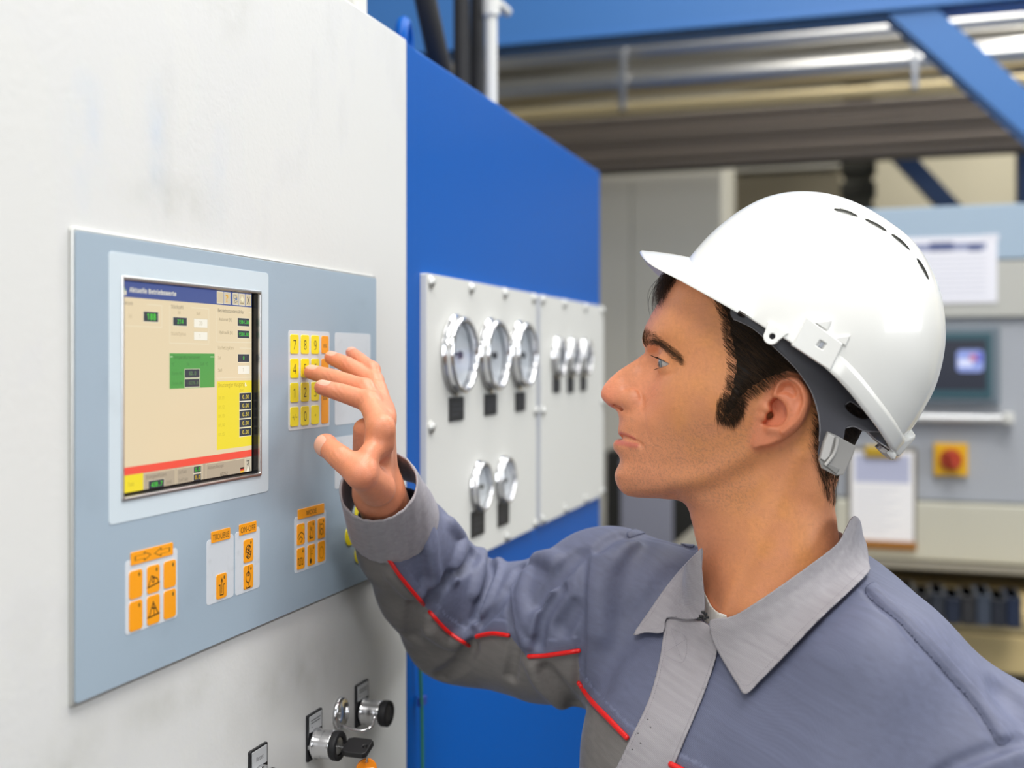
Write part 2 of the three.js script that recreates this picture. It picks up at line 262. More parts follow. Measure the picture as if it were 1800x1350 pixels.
cell('wedge', orange, (g) => { led(g); path(g, [[4, 96], [124, 84]]); path(g, [[12, 92], [44, 48], [100, 66], [112, 86]]); circle(g, 60, 68, 10); });
cell('wedge2', orange, (g) => { path(g, [[4, 92], [124, 86]]); path(g, [[20, 90], [60, 30], [108, 86]]); path(g, [[60, 30], [70, 88]]); path(g, [[44, 54], [90, 62]]); });
cell('trouble', orange, (g) => { led(g); path(g, [[28, 58], [44, 58], [44, 108], [84, 108], [84, 58], [100, 58]]); path(g, [[64, 100], [64, 30]]); path(g, [[54, 46], [64, 26], [74, 46]]); });
cell('wheel', orange, (g) => { led(g); circle(g, 62, 70, 36); circle(g, 62, 70, 8); for (let i = 0; i < 4; i++) { const a = i * 1.57 + 0.4; circle(g, 62 + 20 * Math.cos(a), 70 + 20 * Math.sin(a), 10); } });
cell('pump', orange, (g) => { led(g); circle(g, 58, 66, 28); path(g, [[58, 6], [58, 38]]); path(g, [[48, 56], [58, 38], [68, 56]], true); path(g, [[58, 94], [58, 108]]); path(g, [[34, 112], [34, 120], [84, 120], [84, 112]]); });
cell('hand', orange, (g) => { g.fillStyle = '#e9c21a'; g.beginPath(); g.arc(96, 26, 10, 0, 7); g.fill(); path(g, [[10, 84], [40, 60], [70, 52], [110, 70], [118, 96]]); path(g, [[30, 92], [60, 78], [86, 92], [60, 112]]); });
cell('jog', orange, (g) => { led(g); path(g, [[40, 30], [40, 104], [88, 104], [88, 60]]); circle(g, 62, 50, 8); path(g, [[54, 88], [40, 108], [26, 88]]); });
cell('both', orange, (g) => { led(g); path(g, [[34, 28], [34, 100]]); path(g, [[94, 40], [94, 104]]); circle(g, 62, 84, 18); path(g, [[44, 40], [84, 40]]); });
cell('pulse', orange, (g) => { led(g); path(g, [[14, 100], [14, 62], [34, 62], [34, 100], [54, 100], [54, 62], [74, 62], [74, 100], [94, 100], [94, 62]]); });
cell('thermometer', orange, (g) => { led(g); path(g, [[50, 20], [50, 84]]); g.beginPath(); g.arc(50, 98, 16, 0, 7); g.fill(); path(g, [[64, 40], [76, 40]]); path(g, [[64, 58], [76, 58]]); });
cell('disc', orange, (g) => { g.strokeStyle = '#b4770a'; circle(g, 62, 70, 34); });
const label = (t, px) => (g) => { g.save(); g.translate(64, 68); g.scale(128 / 240, 1); g.font = `bold ${px}px sans-serif`; g.textAlign = 'center'; g.textBaseline = 'middle'; g.fillText(t, 0, 0); g.restore(); };
cell('TROUBLE', orange, (g) => { g.save(); g.translate(64, 70); g.scale(0.3, 1); g.font = '86px sans-serif'; g.textAlign = 'center'; g.textBaseline = 'middle'; g.fillText('TROUBLE', 0, 0); g.restore(); });
cell('ON-OFF', orange, (g) => { g.save(); g.translate(64, 70); g.scale(0.35, 1); g.font = '86px sans-serif'; g.textAlign = 'center'; g.textBaseline = 'middle'; g.fillText('ON-OFF', 0, 0); g.restore(); });
cell('MODE', orange, (g) => { g.save(); g.translate(64, 70); g.scale(0.22, 1); g.font = '80px sans-serif'; g.textAlign = 'center'; g.textBaseline = 'middle'; g.fillText('MODE', 0, 0); g.restore(); });
cell('arrows', orange, (g) => { g.lineWidth = 4; g.strokeStyle = '#8a5a10'; path(g, [[14, 46], [40, 46], [40, 26], [58, 66], [40, 106], [40, 86], [14, 86]], true); path(g, [[114, 46], [88, 46], [88, 26], [70, 66], [88, 106], [88, 86], [114, 86]], true); });
cell('up', yellow, (g) => { path(g, [[40, 84], [64, 40], [88, 84]], true); }); cell('left', yellow, (g) => { g.beginPath(); g.moveTo(88, 36); g.lineTo(88, 92); g.lineTo(40, 64); g.fill(); }); cell('down', yellow, (g) => { g.beginPath(); g.moveTo(36, 44); g.lineTo(92, 44); g.lineTo(64, 92); g.fill(); });
const prints = canvasTexture(1024, 768, (g) => CELLS.forEach(([bg, draw], i) => {
  g.save(); g.translate((i % 8) * 128, Math.floor(i / 8) * 128); g.beginPath(); g.rect(0, 0, 128, 128); g.clip(); g.fillStyle = bg; g.fillRect(0, 0, 128, 128);
  g.fillStyle = '#2b210b'; g.strokeStyle = '#3a2c0e'; g.lineWidth = 6; g.lineJoin = 'round'; draw(g); g.restore();
}));
const keyM = phys('#ffffff', 0.36, { map: prints });
function printed(shape, z, t, id) {
  const g = plate(shape, z, t, 0.00018), uv = g.attributes.uv, i = cellOf[id], cx = i % 8, cy = Math.floor(i / 8);
  for (let k = 0; k < uv.count; k++) uv.setXY(k, (cx + 0.02 + 0.96 * uv.getX(k)) / 8, 1 - (cy + 0.02 + 0.96 * (1 - uv.getY(k))) / 6);
  return g;
}
const mm = (x) => x / 1000;
const keyAt = (name, parent, id, a, b, s, y, r = 0.0022) => part(name, printed(roundRect(mm(a), mm(b), mm(s), mm(y), r), 0.0004, 0.0005, id), keyM, parent);
const pad = (a, b, s, y, name = 'key_field') => part(name, plate(roundRect(mm(a), mm(b), mm(s), mm(y), 0.003), 0.0001, 0.0003, 0.0001), plateM, panel);
{
  const keypad = pad(886.5, -63.3, 965.2, 26.1, 'numeric_keypad');
  [['7', '8', '9'], ['4', '5', '6'], ['1', '2', '3'], ['+/-', '0', '.']].forEach((row, j) => row.forEach((id, i) => { const a = 889.6 + i * 19.35, y = 22.4 - j * 21.65; keyAt('key', keypad, id, a, y - 17.3, a + 14.9, y); }));
  keyAt('key', keypad, 'esc', 948.1, 5.6, 962.2, 22.3).userData.label = 'orange escape key'; keyAt('key', keypad, 'blank', 948.1, -16.4, 962.2, 0.8).userData.label = 'blank orange key'; keyAt('key', keypad, 'enter', 948.1, -60.3, 962.2, -20.8).userData.label = 'tall orange enter key';
  pad(976.0, -63.4, 1055.2, 26.1); pad(976.0, -125, 1055.2, -75);
  const arrows = pad(660.2, -192.2, 721.2, -140.4);
  keyAt('label_strip', panel, 'arrows', 665.8, -144.5, 715.1, -135.4, 0.001);
  [['dot', 664], ['wedge', 684.1], ['dot', 703.9]].forEach(([id, a]) => keyAt('key', arrows, id, a, -168.3, a + 14.8, -148.4, 0.0026)); [['dot', 664], ['wedge2', 684.1], ['dot', 703.9]].forEach(([id, a]) => keyAt('key', arrows, id, a, -190.8, a + 14.8, -170, 0.0026));
  const tr = pad(759.3, -192, 797.9, -141.2), on = pad(800.2, -192.4, 838.2, -140.9), mo = pad(897.6, -192, 957.7, -141.6);
  keyAt('label_strip', panel, 'TROUBLE', 765.4, -144.2, 792.3, -135.3, 0.001); keyAt('label_strip', panel, 'ON-OFF', 805.8, -144.3, 832.4, -135.4, 0.001); keyAt('label_strip', panel, 'MODE', 903.4, -144.3, 953.4, -135.4, 0.001);
  keyAt('key', tr, 'trouble', 772.5, -190, 787.2, -170.4); keyAt('key', on, 'wheel', 812.5, -168, 827.2, -149); keyAt('key', on, 'pump', 812.5, -190, 827.2, -170.5);
  ['hand', 'jog', 'both'].forEach((id, i) => keyAt('key', mo, id, 901.5 + i * 19.7, -167.6, 915.8 + i * 19.7, -148.6)); ['pulse', 'thermometer', 'disc'].forEach((id, i) => keyAt('key', mo, id, 901.5 + i * 19.7, -189.6, 915.8 + i * 19.7, -170.4));
  const round = (id, s, y) => keyAt('cursor_key', panel, id, s - 9.8, y - 9.8, s + 9.8, y + 9.8, 0.0098);
  round('left', 1007.5, -174); round('down', 1028.5, -195); round('up', 1028.5, -153); keyAt('cursor_key', panel, 'blank', 1019, -183, 1038, -165, 0.002); round('left', 1049.5, -174);
}
// ---- push buttons, key switch and lock below the panel
const plateText = (t) => canvasTexture(256, 160, (g) => { g.fillStyle = '#b9bbbd'; g.fillRect(0, 0, 256, 160); g.fillStyle = '#26262a'; g.font = '52px sans-serif'; g.textAlign = 'center'; g.textBaseline = 'middle'; g.fillText(t, 128, 84); if (t === '') { for (const [y, w] of [[44, 200], [70, 190]]) g.fillRect(28, y, w, 9); g.fillRect(40, 112, 20, 8); } });
function buttonPlate(s, label, text) {
  const t = mthing('push_button', label, 'push button', s, EYE - 0.3576, -0.004);
  part('label_plate', plate(roundRect(-0.0142, -0.0136, 0.0142, 0.0292, 0.0015), 0, 0.0022, 0.0004), phys('#17181c', 0.35), t);
  part('label_insert', plate(roundRect(-0.0118, 0.0128, 0.0118, 0.0276, 0.0004), 0.0023, 0.0005, 0.0001), phys('#ffffff', 0.35, { map: plateText(text) }), t);
  return t;
}
const buttonBody = (r, len) => new THREE.LatheGeometry([[0.0001, 0.002], [r + 0.0012, 0.002], [r + 0.0012, 0.0055], [r, 0.0062], [r, len * 0.52], [r - 0.0005, len * 0.54], [r, len * 0.56], [r, len - 0.001], [r - 0.001, len], [0.0001, len]].map(([x, y]) => new THREE.Vector2(x, y)), 48).rotateX(Math.PI / 2);
const ringOf = (r0, r1, z0, z1) => new THREE.LatheGeometry([[r0, z0], [r1 - 0.0008, z0], [r1, z0 + 0.001], [r1, z1 - 0.001], [r1 - 0.0008, z1], [r0 + 0.0008, z1], [r0, z1 - 0.0008], [r0, z0]].map(([x, y]) => new THREE.Vector2(x, y)), 48).rotateX(Math.PI / 2);
{
  const a = buttonPlate(0.841, 'push button with the Reset label plate, partly cut off below the panel', 'Reset');
  part('barrel', buttonBody(0.0125, 0.014), M.chrome, a); part('cap', ringOf(0.0005, 0.0105, 0.0142, 0.0165), M.lightPlate, a);
  const b = buttonPlate(0.9405, 'chrome key switch with black collar under the panel, key left in it', '');
  part('barrel', buttonBody(0.0131, 0.022), M.chrome, b); part('collar', ringOf(0.0085, 0.0135, 0.0222, 0.0285), M.rubber, b); part('cylinder_core', new THREE.LatheGeometry([[0.0001, 0.0215], [0.0082, 0.0215], [0.0082, 0.0262], [0.0072, 0.0272], [0.0001, 0.0272]].map(([x, y]) => new THREE.Vector2(x, y)), 32).rotateX(Math.PI / 2), M.steel, b);
  const c = buttonPlate(1.0415, 'chrome push button with black rubber rim, right-hand one under the panel', '');
  part('barrel', buttonBody(0.0122, 0.024), M.chrome, c); part('collar', ringOf(0.0088, 0.0129, 0.0242, 0.032), M.rubber, c); part('cap', ringOf(0.0003, 0.0086, 0.0255, 0.0312), std('#3a3b40', 0.4), c);
  // key with its ring and the orange tag
  const k = mthing('key', 'black plastic headed key plugged into the chrome key switch', 'key', 0.9405, EYE - 0.3576, 0.0232);
  part('blade', box(0.008, 0.0022, 0.012, 0, 0, 0.004, 0.0006), M.steel, k);
  const head = new THREE.Shape([[-0.0085, 0.006], [-0.0108, 0.011], [-0.0108, 0.028], [-0.0085, 0.031], [0.0085, 0.031], [0.0108, 0.028], [0.0108, 0.011], [0.0085, 0.006]].map(([x, y]) => new THREE.Vector2(x, y))); head.holes.push(new THREE.Path().absarc(0, 0.0265, 0.0022, 0, Math.PI * 2));
  part('head', plate(head, -0.0024, 0.0048, 0.0009).rotateX(Math.PI / 2).rotateZ(0.35), std('#1b1a1c', 0.45), k);
  const tg = mthing('key_tag', 'round orange plastic key tag hanging from the key on a wire ring', 'key tag', 0.9405, EYE - 0.3576, 0.0496);
  part('ring', new THREE.TorusGeometry(0.0062, 0.0006, 8, 32).rotateY(0.7).translate(0, -0.0055, 0.0), M.steel, tg);
  const disc = new THREE.Shape().absarc(0, 0, 0.0098, 0, Math.PI * 2); disc.holes.push(new THREE.Path().absarc(0, 0.0068, 0.0013, 0, Math.PI * 2));
  const turnTag = (g) => g.rotateY(-0.9).translate(0.001, -0.0185, 0.0006);
  part('disc', turnTag(plate(disc, -0.0012, 0.0024, 0.0006)), phys('#f28a12', 0.4), tg);
  part('paper_label', turnTag(plate(roundRect(-0.0068, -0.0072, 0.0068, 0.0008, 0.0006), 0.0012, 0.0003, 0.00005)), std('#eceae4', 0.7), tg);
  // round chrome lock cover with its wire hook
  const l = mthing('lock_cover', 'polished oval lock cover with a bent wire hook between two buttons', 'lock', 0.9935, EYE - 0.3455, -0.004);
  part('cover', new THREE.LatheGeometry([[0.0001, 0.006], [0.006, 0.0058], [0.010, 0.0048], [0.0118, 0.0048], [0.0134, 0.004], [0.0142, 0.002], [0.0138, 0.0002], [0.0001, 0.0002]].map(([x, y]) => new THREE.Vector2(x, y)), 48).rotateX(Math.PI / 2).scale(1, 1.12, 1), M.chrome, l);
  part('hook', tube([V(0, -0.012, 0.004), V(0.004, -0.0165, 0.012), V(0.010, -0.0185, 0.020), V(0.016, -0.0155, 0.027), V(0.0165, -0.008, 0.030)], 0.0016, 40, 10), M.chrome, l); part('hook_ball', new THREE.SphereGeometry(0.0024, 16, 12).translate(0.0165, -0.007, 0.03), M.chrome, l);
}
// ---- gauge plates
const screwGeo = (r) => new THREE.LatheGeometry([[0.0001, 0.0055], [r * 0.5, 0.0052], [r * 0.8, 0.004], [r * 0.9, 0.0022], [r * 1.35, 0.002], [r * 1.45, 0.001], [r * 1.45, 0], [0.0001, 0]].map(([x, y]) => new THREE.Vector2(x, y)), 20).rotateX(Math.PI / 2);
const screw = screwGeo(0.0058);
function gaugePlate(a, s, label, screws) {
  const t = mthing('gauge_plate', label, 'panel', 0, EYE, 0);
  part('sheet', plate(roundRect(a, -0.2555, s, 0.1, 0.002), -0.008, 0.008, 0.0006, false), M.lightPlate, t);
  screws.forEach(([x, y]) => part('screw', screw, M.zinc, t).position.set(x, y, 0));
}
gaugePlate(1.2067, 1.6445, 'pale grey plate with five round gauges screwed to the blue cabinet', [[1.2194, 0.0905], [1.3545, 0.0915], [1.4904, 0.0925], [1.628, 0.0925], [1.2194, -0.0791], [1.6365, -0.078], [1.633, -0.248], [1.4977, -0.248], [1.3545, -0.248], [1.2194, -0.248]]);
gaugePlate(1.6637, 2.079, 'pale grey plate with three small instruments at the far end of the blue cabinet', [[1.6745, 0.0925], [1.8, 0.0925], [1.941, 0.0925], [2.068, 0.0925], [1.6755, -0.0796], [2.068, -0.0796], [1.6745, -0.248], [1.8075, -0.248], [1.941, -0.248], [2.068, -0.248]]);
const dialM = phys('#c9cfd6', 0.45), needleM = std('#1a1c22', 0.5);
function gauge(proto, r, s, y, label, group) {
  const p = mw(s, y, 0.0005);
  let t;
  if (proto) { t = proto.clone(); t.name = numbered('pressure_gauge'); t.position.copy(p); scene.add(t); t.userData = { label, category: 'gauge', group }; return t; }
  t = thing('pressure_gauge', label, 'gauge', [p.x, p.y, p.z], MACHINE_TURN, group);
  const L = (a) => new THREE.LatheGeometry(a.map(([x, z]) => new THREE.Vector2(x * r, z * r)), 64).rotateX(Math.PI / 2);
  part('bezel', L([[0.98, 0], [1.06, 0.02], [1.06, 0.06], [0.98, 0.09], [0.97, 0.16], [1.0, 0.22], [0.985, 0.28], [0.93, 0.31], [0.87, 0.3], [0.845, 0.26], [0.84, 0.08]]), M.chrome, t);
  part('dial', L([[0.0005, 0.1], [0.86, 0.1], [0.86, 0.07], [0.0005, 0.07]]), dialM, t);
  part('dial_ring', new THREE.TorusGeometry(r * 0.83, r * 0.02, 8, 64).translate(0, 0, r * 0.11), std('#4a4e55', 0.4), t);
  part('needle', join([box(r * 0.62, r * 0.07, 0.0012, -r * 0.22, r * 0.02, r * 0.15, 0.0004), cyl(r * 0.09, r * 0.11, 0.003, 20).rotateX(Math.PI / 2).translate(0, 0, r * 0.14)]), needleM, t);
  part('glass', L([[0.0005, 0.24], [0.85, 0.24]]), M.glass, t);
  return t;
}
{
  const big = gauge(null, 0.0475, 1.2996, EYE + 0.0057, 'first large round gauge from the left in the upper row', null);
  gauge(big, 0.0475, 1.4297, EYE + 0.0057, 'middle one of the three large round gauges in the upper row'); gauge(big, 0.0475, 1.5577, EYE + 0.0065, 'third large round gauge, next to the seam of the plates');
  const mid = gauge(null, 0.0325, 1.3827, EYE - 0.1654, 'medium round gauge in the lower row, left of the two'); gauge(mid, 0.0325, 1.4824, EYE - 0.1674, 'medium round gauge in the lower row, right of the two');
  [['left', 1.749], ['middle', 1.838], ['right', 1.922]].forEach(([w, s], i) => {
    const t = mthing('small_gauge', ['small chrome instrument nearest the seam of the gauge plates', 'small chrome instrument in the middle of the three on the far plate', 'small chrome instrument farthest along the far gauge plate'][i], 'gauge', s, EYE + 0.0035, 0.0005), r = 0.026;
    const L = (a) => new THREE.LatheGeometry(a.map(([x, z]) => new THREE.Vector2(x * r, z * r)), 48).rotateX(Math.PI / 2);
    part('bezel', L([[1.0, 0], [1.1, 0.03], [1.08, 0.1], [0.96, 0.16], [0.95, 0.3], [1.0, 0.4], [0.96, 0.46], [0.84, 0.48], [0.8, 0.4], [0.8, 0.1]]).scale(1, 1.22, 1), M.chrome, t); part('dial', L([[0.0005, 0.14], [0.82, 0.14]]).scale(1, 1.22, 1), std('#9aa0a6', 0.4, 0.3), t); part('pointer', box(r * 1.0, r * 0.1, 0.001, -r * 0.1, 0, r * 0.19, 0.0003), needleM, t);
  });
  // black engraved label plates under the instruments
  const engraved = canvasTexture(128, 96, (g) => { g.fillStyle = '#1b1c1f'; g.fillRect(0, 0, 128, 96); g.fillStyle = '#3c3d42'; for (const [y, w] of [[26, 84], [46, 92], [66, 60]]) g.fillRect(18, y, w, 6); });
  const em = std('#ffffff', 0.45, 0, { map: engraved });
  [[1.3003, -0.061, 0.048, 0.029, 'under the first large gauge'], [1.4281, -0.0603, 0.048, 0.028, 'under the middle large gauge'], [1.5586, -0.0612, 0.044, 0.027, 'under the third large gauge'], [1.3775, -0.2126, 0.048, 0.033, 'under the left medium gauge'], [1.482, -0.2139, 0.046, 0.032, 'under the right medium gauge'], [1.7507, -0.04, 0.04, 0.026, 'under the first small instrument past the seam'], [1.8376, -0.042, 0.04, 0.027, 'under the middle small instrument'], [1.922, -0.042, 0.039, 0.026, 'under the farthest small instrument']].forEach(([s, y, w, h, where]) => {
    const t = mthing('label_plate', 'small black engraved label plate ' + where, 'label', s, EYE + y, 0.0003);
    part('plate', plate(roundRect(-w / 2, -h / 2, w / 2, h / 2, 0.001), 0, 0.0018, 0.0003), em, t);
    part('backing', plate(roundRect(-w / 2 - 0.0006, -h / 2 - 0.0006, w / 2 + 0.0006, h / 2 + 0.0006, 0.001), -0.0002, 0.0004, 0.0001), M.black, t);
  });
}
// ---- on and behind the machine top
{
  const e = mthing('lifting_eye', 'blue painted lifting eye bolt on the top edge of the cabinets', 'eye bolt', 1.315, TOP, -0.075);
  part('ring', new THREE.TorusGeometry(0.026, 0.0085, 16, 40).rotateY(0.25).translate(0, 0.043, 0), M.blue, e); part('shank', cyl(0.012, 0.017, 0.02, 24).translate(0, 0.01, 0), M.blue, e);
  const v = mthing('valve_head', 'round metal valve head with a white ring beside the lifting eye', 'valve', 1.36, TOP, -0.14);
  part('base', cyl(0.05, 0.05, 0.02, 40).translate(0, 0.01, 0), M.black, v); part('ring', cyl(0.047, 0.047, 0.02, 40).translate(0, 0.032, 0), M.lightPlate, v); part('dome', new THREE.SphereGeometry(0.044, 32, 16, 0, 7, 0, 1.57).scale(1, 0.9, 1).translate(0, 0.042, 0), std('#20303a', 0.3), v); for (let i = 0; i < 8; i++) part('bolt', cyl(0.005, 0.005, 0.008, 12).translate(0.048 * Math.cos(i * 0.785), 0.05, 0.048 * Math.sin(i * 0.785)), M.zinc, v);
  const b = mthing('sensor_box', 'small white box standing on the white cabinet top edge', 'sensor', 1.13, TOP, -0.06); part('case', box(0.03, 0.1, 0.03, 0, 0.05, 0, 0.004), M.lightPlate, b); part('lid', box(0.034, 0.012, 0.034, 0, 0.106, 0, 0.004), M.lightPlate, b);
  const hose = (label, pts, r, nuts) => { const t = mthing('hydraulic_hose', label, 'hose', pts[0][0], TOP, pts[0][2]); part('hose', tube(pts.map(([s, y, n]) => V(s - pts[0][0], y - TOP, n - pts[0][2])), r, 60, 14), M.rubber, t); part('ferrule', cyl(r * 1.35, r * 1.35, 0.05, 24).translate(0, 0.02, 0), M.black, t); };
  hose('black hydraulic hose leaning towards the eye bolt, leftmost of three', [[1.69, TOP, -0.15], [1.66, TOP + 0.05, -0.15], [1.60, TOP + 0.13, -0.15], [1.55, TOP + 0.24, -0.155], [1.52, TOP + 0.6, -0.17], [1.52, 3.4, -0.17]], 0.017);
  hose('upright black hydraulic hose, middle one of three on the blue cabinet', [[1.85, TOP, -0.2], [1.85, TOP + 0.2, -0.2], [1.846, TOP + 0.6, -0.2], [1.846, 3.4, -0.2]], 0.0145);
  hose('upright black hydraulic hose next to the grey conduit', [[1.925, TOP, -0.2], [1.93, TOP + 0.2, -0.2], [1.935, TOP + 0.6, -0.2], [1.935, 3.4, -0.2]], 0.0135);
  const c = mthing('conduit', 'light grey vertical conduit with a fitting beside the black hoses', 'pipe', 1.878, TOP, -0.155);
  part('pipe', cyl(0.0105, 0.0105, 1.5, 24).translate(0, 0.75, 0), M.lightPlate, c); part('fitting', cyl(0.015, 0.015, 0.045, 24).translate(0, 0.272, 0), M.lightPlate, c); part('branch', cyl(0.009, 0.009, 0.055, 20).rotateZ(Math.PI / 2).translate(0.03, 0.272, 0.01), M.lightPlate, c);
  const w = mthing('green_cable', 'thin green cable running down the edge of the blue cabinet', 'cable', 1.17, 0, 0.001);
  part('cable', tube([V(0.004, 1.36, 0), V(0.006, 1.3, 0.0012), V(0.016, 1.2, 0.0015), V(0.02, 1.0, 0.001), V(0.012, 0.6, 0.001), V(0.01, 0.1, 0.001)], 0.0022, 80, 8), std('#2f7d6a', 0.5), w); part('clip', box(0.014, 0.01, 0.006, 0.0205, 1.21, 0, 0.001), std('#2b3f9a', 0.5), w);
}
// ---------------------------------------------------------------- the hall behind
// point on the plane s = const for a direction seen from the camera: gives n (across) and y (height)
const across = (u, v, s) => { const z = s / (SN * (u - 900) / F + CS), x = (u - 900) / F * z; return [CS * x - SN * z + DIST, EYE + (HORIZON - v) / F * z]; };
const hthing = (name, label, category, n, y, s, group) => { const p = mw(s, y, n); return thing(name, label, category, [p.x, p.y, p.z], HALL_TURN, group); };   // local x = n, z = towards the camera
{
  const S = 3.3, [n0, y0] = across(1560, 22, S), steel = phys('#3a76bb', 0.5, { clearcoat: 0.2, clearcoatRoughness: 0.4 });
  const t = hthing('gantry_beam', 'blue painted steel beam with a diagonal brace spanning above the worker', 'beam', n0, y0, S);
  part('web', box(4.6, 0.42, 0.03, 0.4, 0.21, 0, 0.003), steel, t); part('lower_flange', box(4.6, 0.016, 0.14, 0.4, 0.008, -0.05, 0.003), steel, t); part('upper_flange', box(4.6, 0.016, 0.14, 0.4, 0.42, -0.05, 0.003), steel, t);
  const q = (u, v) => { const [n, y] = across(u, v, S); return new THREE.Vector2(n - n0, y - y0); };
  const a = q(1560, 24), b = q(1645, 16), c = q(1800, 155), d = q(1800, 236), k = 3.0;
  part('brace', new THREE.ExtrudeGeometry(new THREE.Shape([a, b, new THREE.Vector2(b.x + (c.x - b.x) * k, b.y + (c.y - b.y) * k), new THREE.Vector2(a.x + (d.x - a.x) * k * 0.97, a.y + (d.y - a.y) * k * 0.97)]), { depth: 0.1, bevelEnabled: true, bevelSize: 0.003, bevelThickness: 0.003, bevelSegments: 2 }).translate(0, 0, -0.1), steel, t);
  part('support_post', box(0.12, y0 + 0.4, 0.12, 1.35, -y0 / 2 + 0.2, -0.05, 0.004), steel, t);
}
{
  const S = 4.3, foil = std('#c9c7c2', 0.28, 1), [n0] = across(1300, 100, S);
  const duct = (label, v, r, s) => { const [, y] = across(1300, v, s), t = hthing('ventilation_duct', label, 'duct', n0, y, s); part('pipe', cyl(r, r, 4.2, 40).rotateZ(Math.PI / 2).translate(0.5, 0, 0), foil, t); for (const x of [-0.45, 0.62, 1.6]) part('clamp', cyl(r + 0.006, r + 0.006, 0.035, 40).rotateZ(Math.PI / 2).translate(x, 0, 0), M.steel, t); return t; };
  duct('upper silver ventilation duct under the blue beam', 78, 0.068, S + 0.1); duct('lower silver ventilation duct above the yellow rail', 134, 0.062, S);
  const [, yr] = across(1300, 178, S - 0.05), r = hthing('busbar_rail', 'yellow rail running under the silver ducts', 'rail', n0, yr, S - 0.05); part('rail', box(4.2, 0.046, 0.05, 0.5, 0, 0, 0.016, 4), phys('#cdb98a', 0.3, { metalness: 0.4 }), r); for (const x of [-0.43, 0.62, 1.6]) part('hanger', box(0.022, 0.42, 0.008, x, 0.2, 0.034, 0.002), M.steel, r);
  const [, y1] = across(1300, 192, S - 0.05), [, y2] = across(1300, 288, S - 0.05), sh = hthing('roller_shutter', 'rolled down shutter of dark brown slats below the yellow rail', 'shutter', n0, y2, S - 0.05), k = 6, hh = (y1 - y2) / k;
  for (let i = 0; i < k; i++) part('slat', box(4.2, hh * 0.9, 0.03, 0.5, hh * (i + 0.5), (i % 2) * 0.006, 0.012, 3), std(['#7a6f63', '#84786b', '#766b60'][i % 3], 0.55, 0.3), sh);
  part('housing', box(4.2, y1 - y2, 0.02, 0.5, (y1 - y2) / 2, -0.03, 0.002), std('#3f3a35', 0.6), sh); part('bottom_bar', box(4.2, 0.014, 0.06, 0.5, -0.006, 0, 0.003), std('#4a433c', 0.5, 0.4), sh);
}
{
  // tall light cabinet, column and brace before the back wall
  let S = 4.7; const at = (u0, u1, vTop, s) => { const [a, y] = across(u0, vTop, s), [b] = across(u1, vTop, s); return [(a + b) / 2, b - a, y]; };
  let [n, w, y] = at(960, 1272, 296, S);
  const t = hthing('tall_locker', 'tall light grey locker behind the blue cabinet edge', 'locker', n, 0, S - 0.01); part('carcass', box(w, y + 0.05, 0.4, 0, (y + 0.05) / 2, -0.2, 0.006), std('#d8d5c8', 0.5), t); part('door', box(w * 0.49, y - 0.12, 0.016, -w * 0.248, y / 2, 0.008, 0.004), std('#dcd9ce', 0.45), t); part('door', box(w * 0.49, y - 0.12, 0.016, w * 0.248, y / 2, 0.008, 0.004), std('#dcd9ce', 0.45), t); part('handle', box(0.015, 0.14, 0.02, 0.04, 1.1, 0.025, 0.004), M.zinc, t);
  [n, w, y] = at(1283, 1478, 306, 5.4); const d = hthing('wall_cupboard', 'pale cupboard with a dark recess on the back wall', 'cupboard', n, 0, 5.5); part('recess', box(w, 0.8, 0.3, 0, y - 0.42, 0, 0.006), std('#7c7460', 0.7), d); part('top_panel', box(w, 0.07, 0.32, 0, y + 0.03, 0.01, 0.006), std('#c9c5b8', 0.6), d); part('lower_case', box(w, y - 0.82, 0.3, 0, (y - 0.82) / 2, 0, 0.006), std('#a39c8a', 0.7), d);
  [n, w, y] = at(1484, 1534, 288, 5.0); const c = hthing('steel_column', 'dark weathered steel column with bolted joints behind the helmet', 'column', n, 0, 5.0); part('shaft', box(w, CEILING + 0.2, 0.12, 0, (CEILING + 0.2) / 2, 0, 0.006), std('#4b4a42', 0.7, 0.3), c); for (let i = 0; i < 4; i++) part('gusset', box(w * 1.25, 0.06, 0.15, 0, y - 0.22 + i * 0.1, 0, 0.01), std('#3d3c35', 0.7, 0.3), c);
  const q = (u, v) => { const [a, b] = across(u, v, 4.9); return new THREE.Vector2(a, b); };
  const p0 = q(1568, 285), p1 = q(1612, 283), p2 = q(1682, 358), p3 = q(1640, 362), navy = std('#17345c', 0.5), b = hthing('navy_brace', 'navy blue steel frame with a diagonal strut above the far cabinet', 'frame', p0.x, p0.y, 4.9);
  const ext = (a, o, k) => new THREE.Vector2(o.x + (a.x - o.x) * k - p0.x, o.y + (a.y - o.y) * k - p0.y);
  part('strut', new THREE.ExtrudeGeometry(new THREE.Shape([ext(p0, p3, 1.4), ext(p1, p2, 1.4), ext(p2, p1, 3), ext(p3, p0, 3)]), { depth: 0.08, bevelEnabled: false }), navy, b);
  const [nx] = across(1792, 300, 4.9); part('post', box(0.09, CEILING + 0.2, 0.1, nx - p0.x + 0.03, (CEILING + 0.2) / 2 - p0.y, 0.04, 0.004), navy, b);
  // low dark unit with a lavender panel, seen under the chin
  let [n3, w3, y3] = at(1064, 1230, 792, 3.9); const u = hthing('dark_switch_unit', 'low dark unit with a lavender grey panel behind the chin', 'cabinet', n3, 0, 3.9); part('carcass', box(w3, y3, 0.4, 0, y3 / 2, -0.2, 0.006), std('#24231f', 0.6), u); const [l0] = across(1092, 850, 3.9), [l1] = across(1184, 850, 3.9); part('panel', box(l1 - l0, y3 - 0.05, 0.02, (l0 + l1) / 2 - n3, y3 / 2, 0.01, 0.01), std('#9b9dad', 0.5), u); 
}
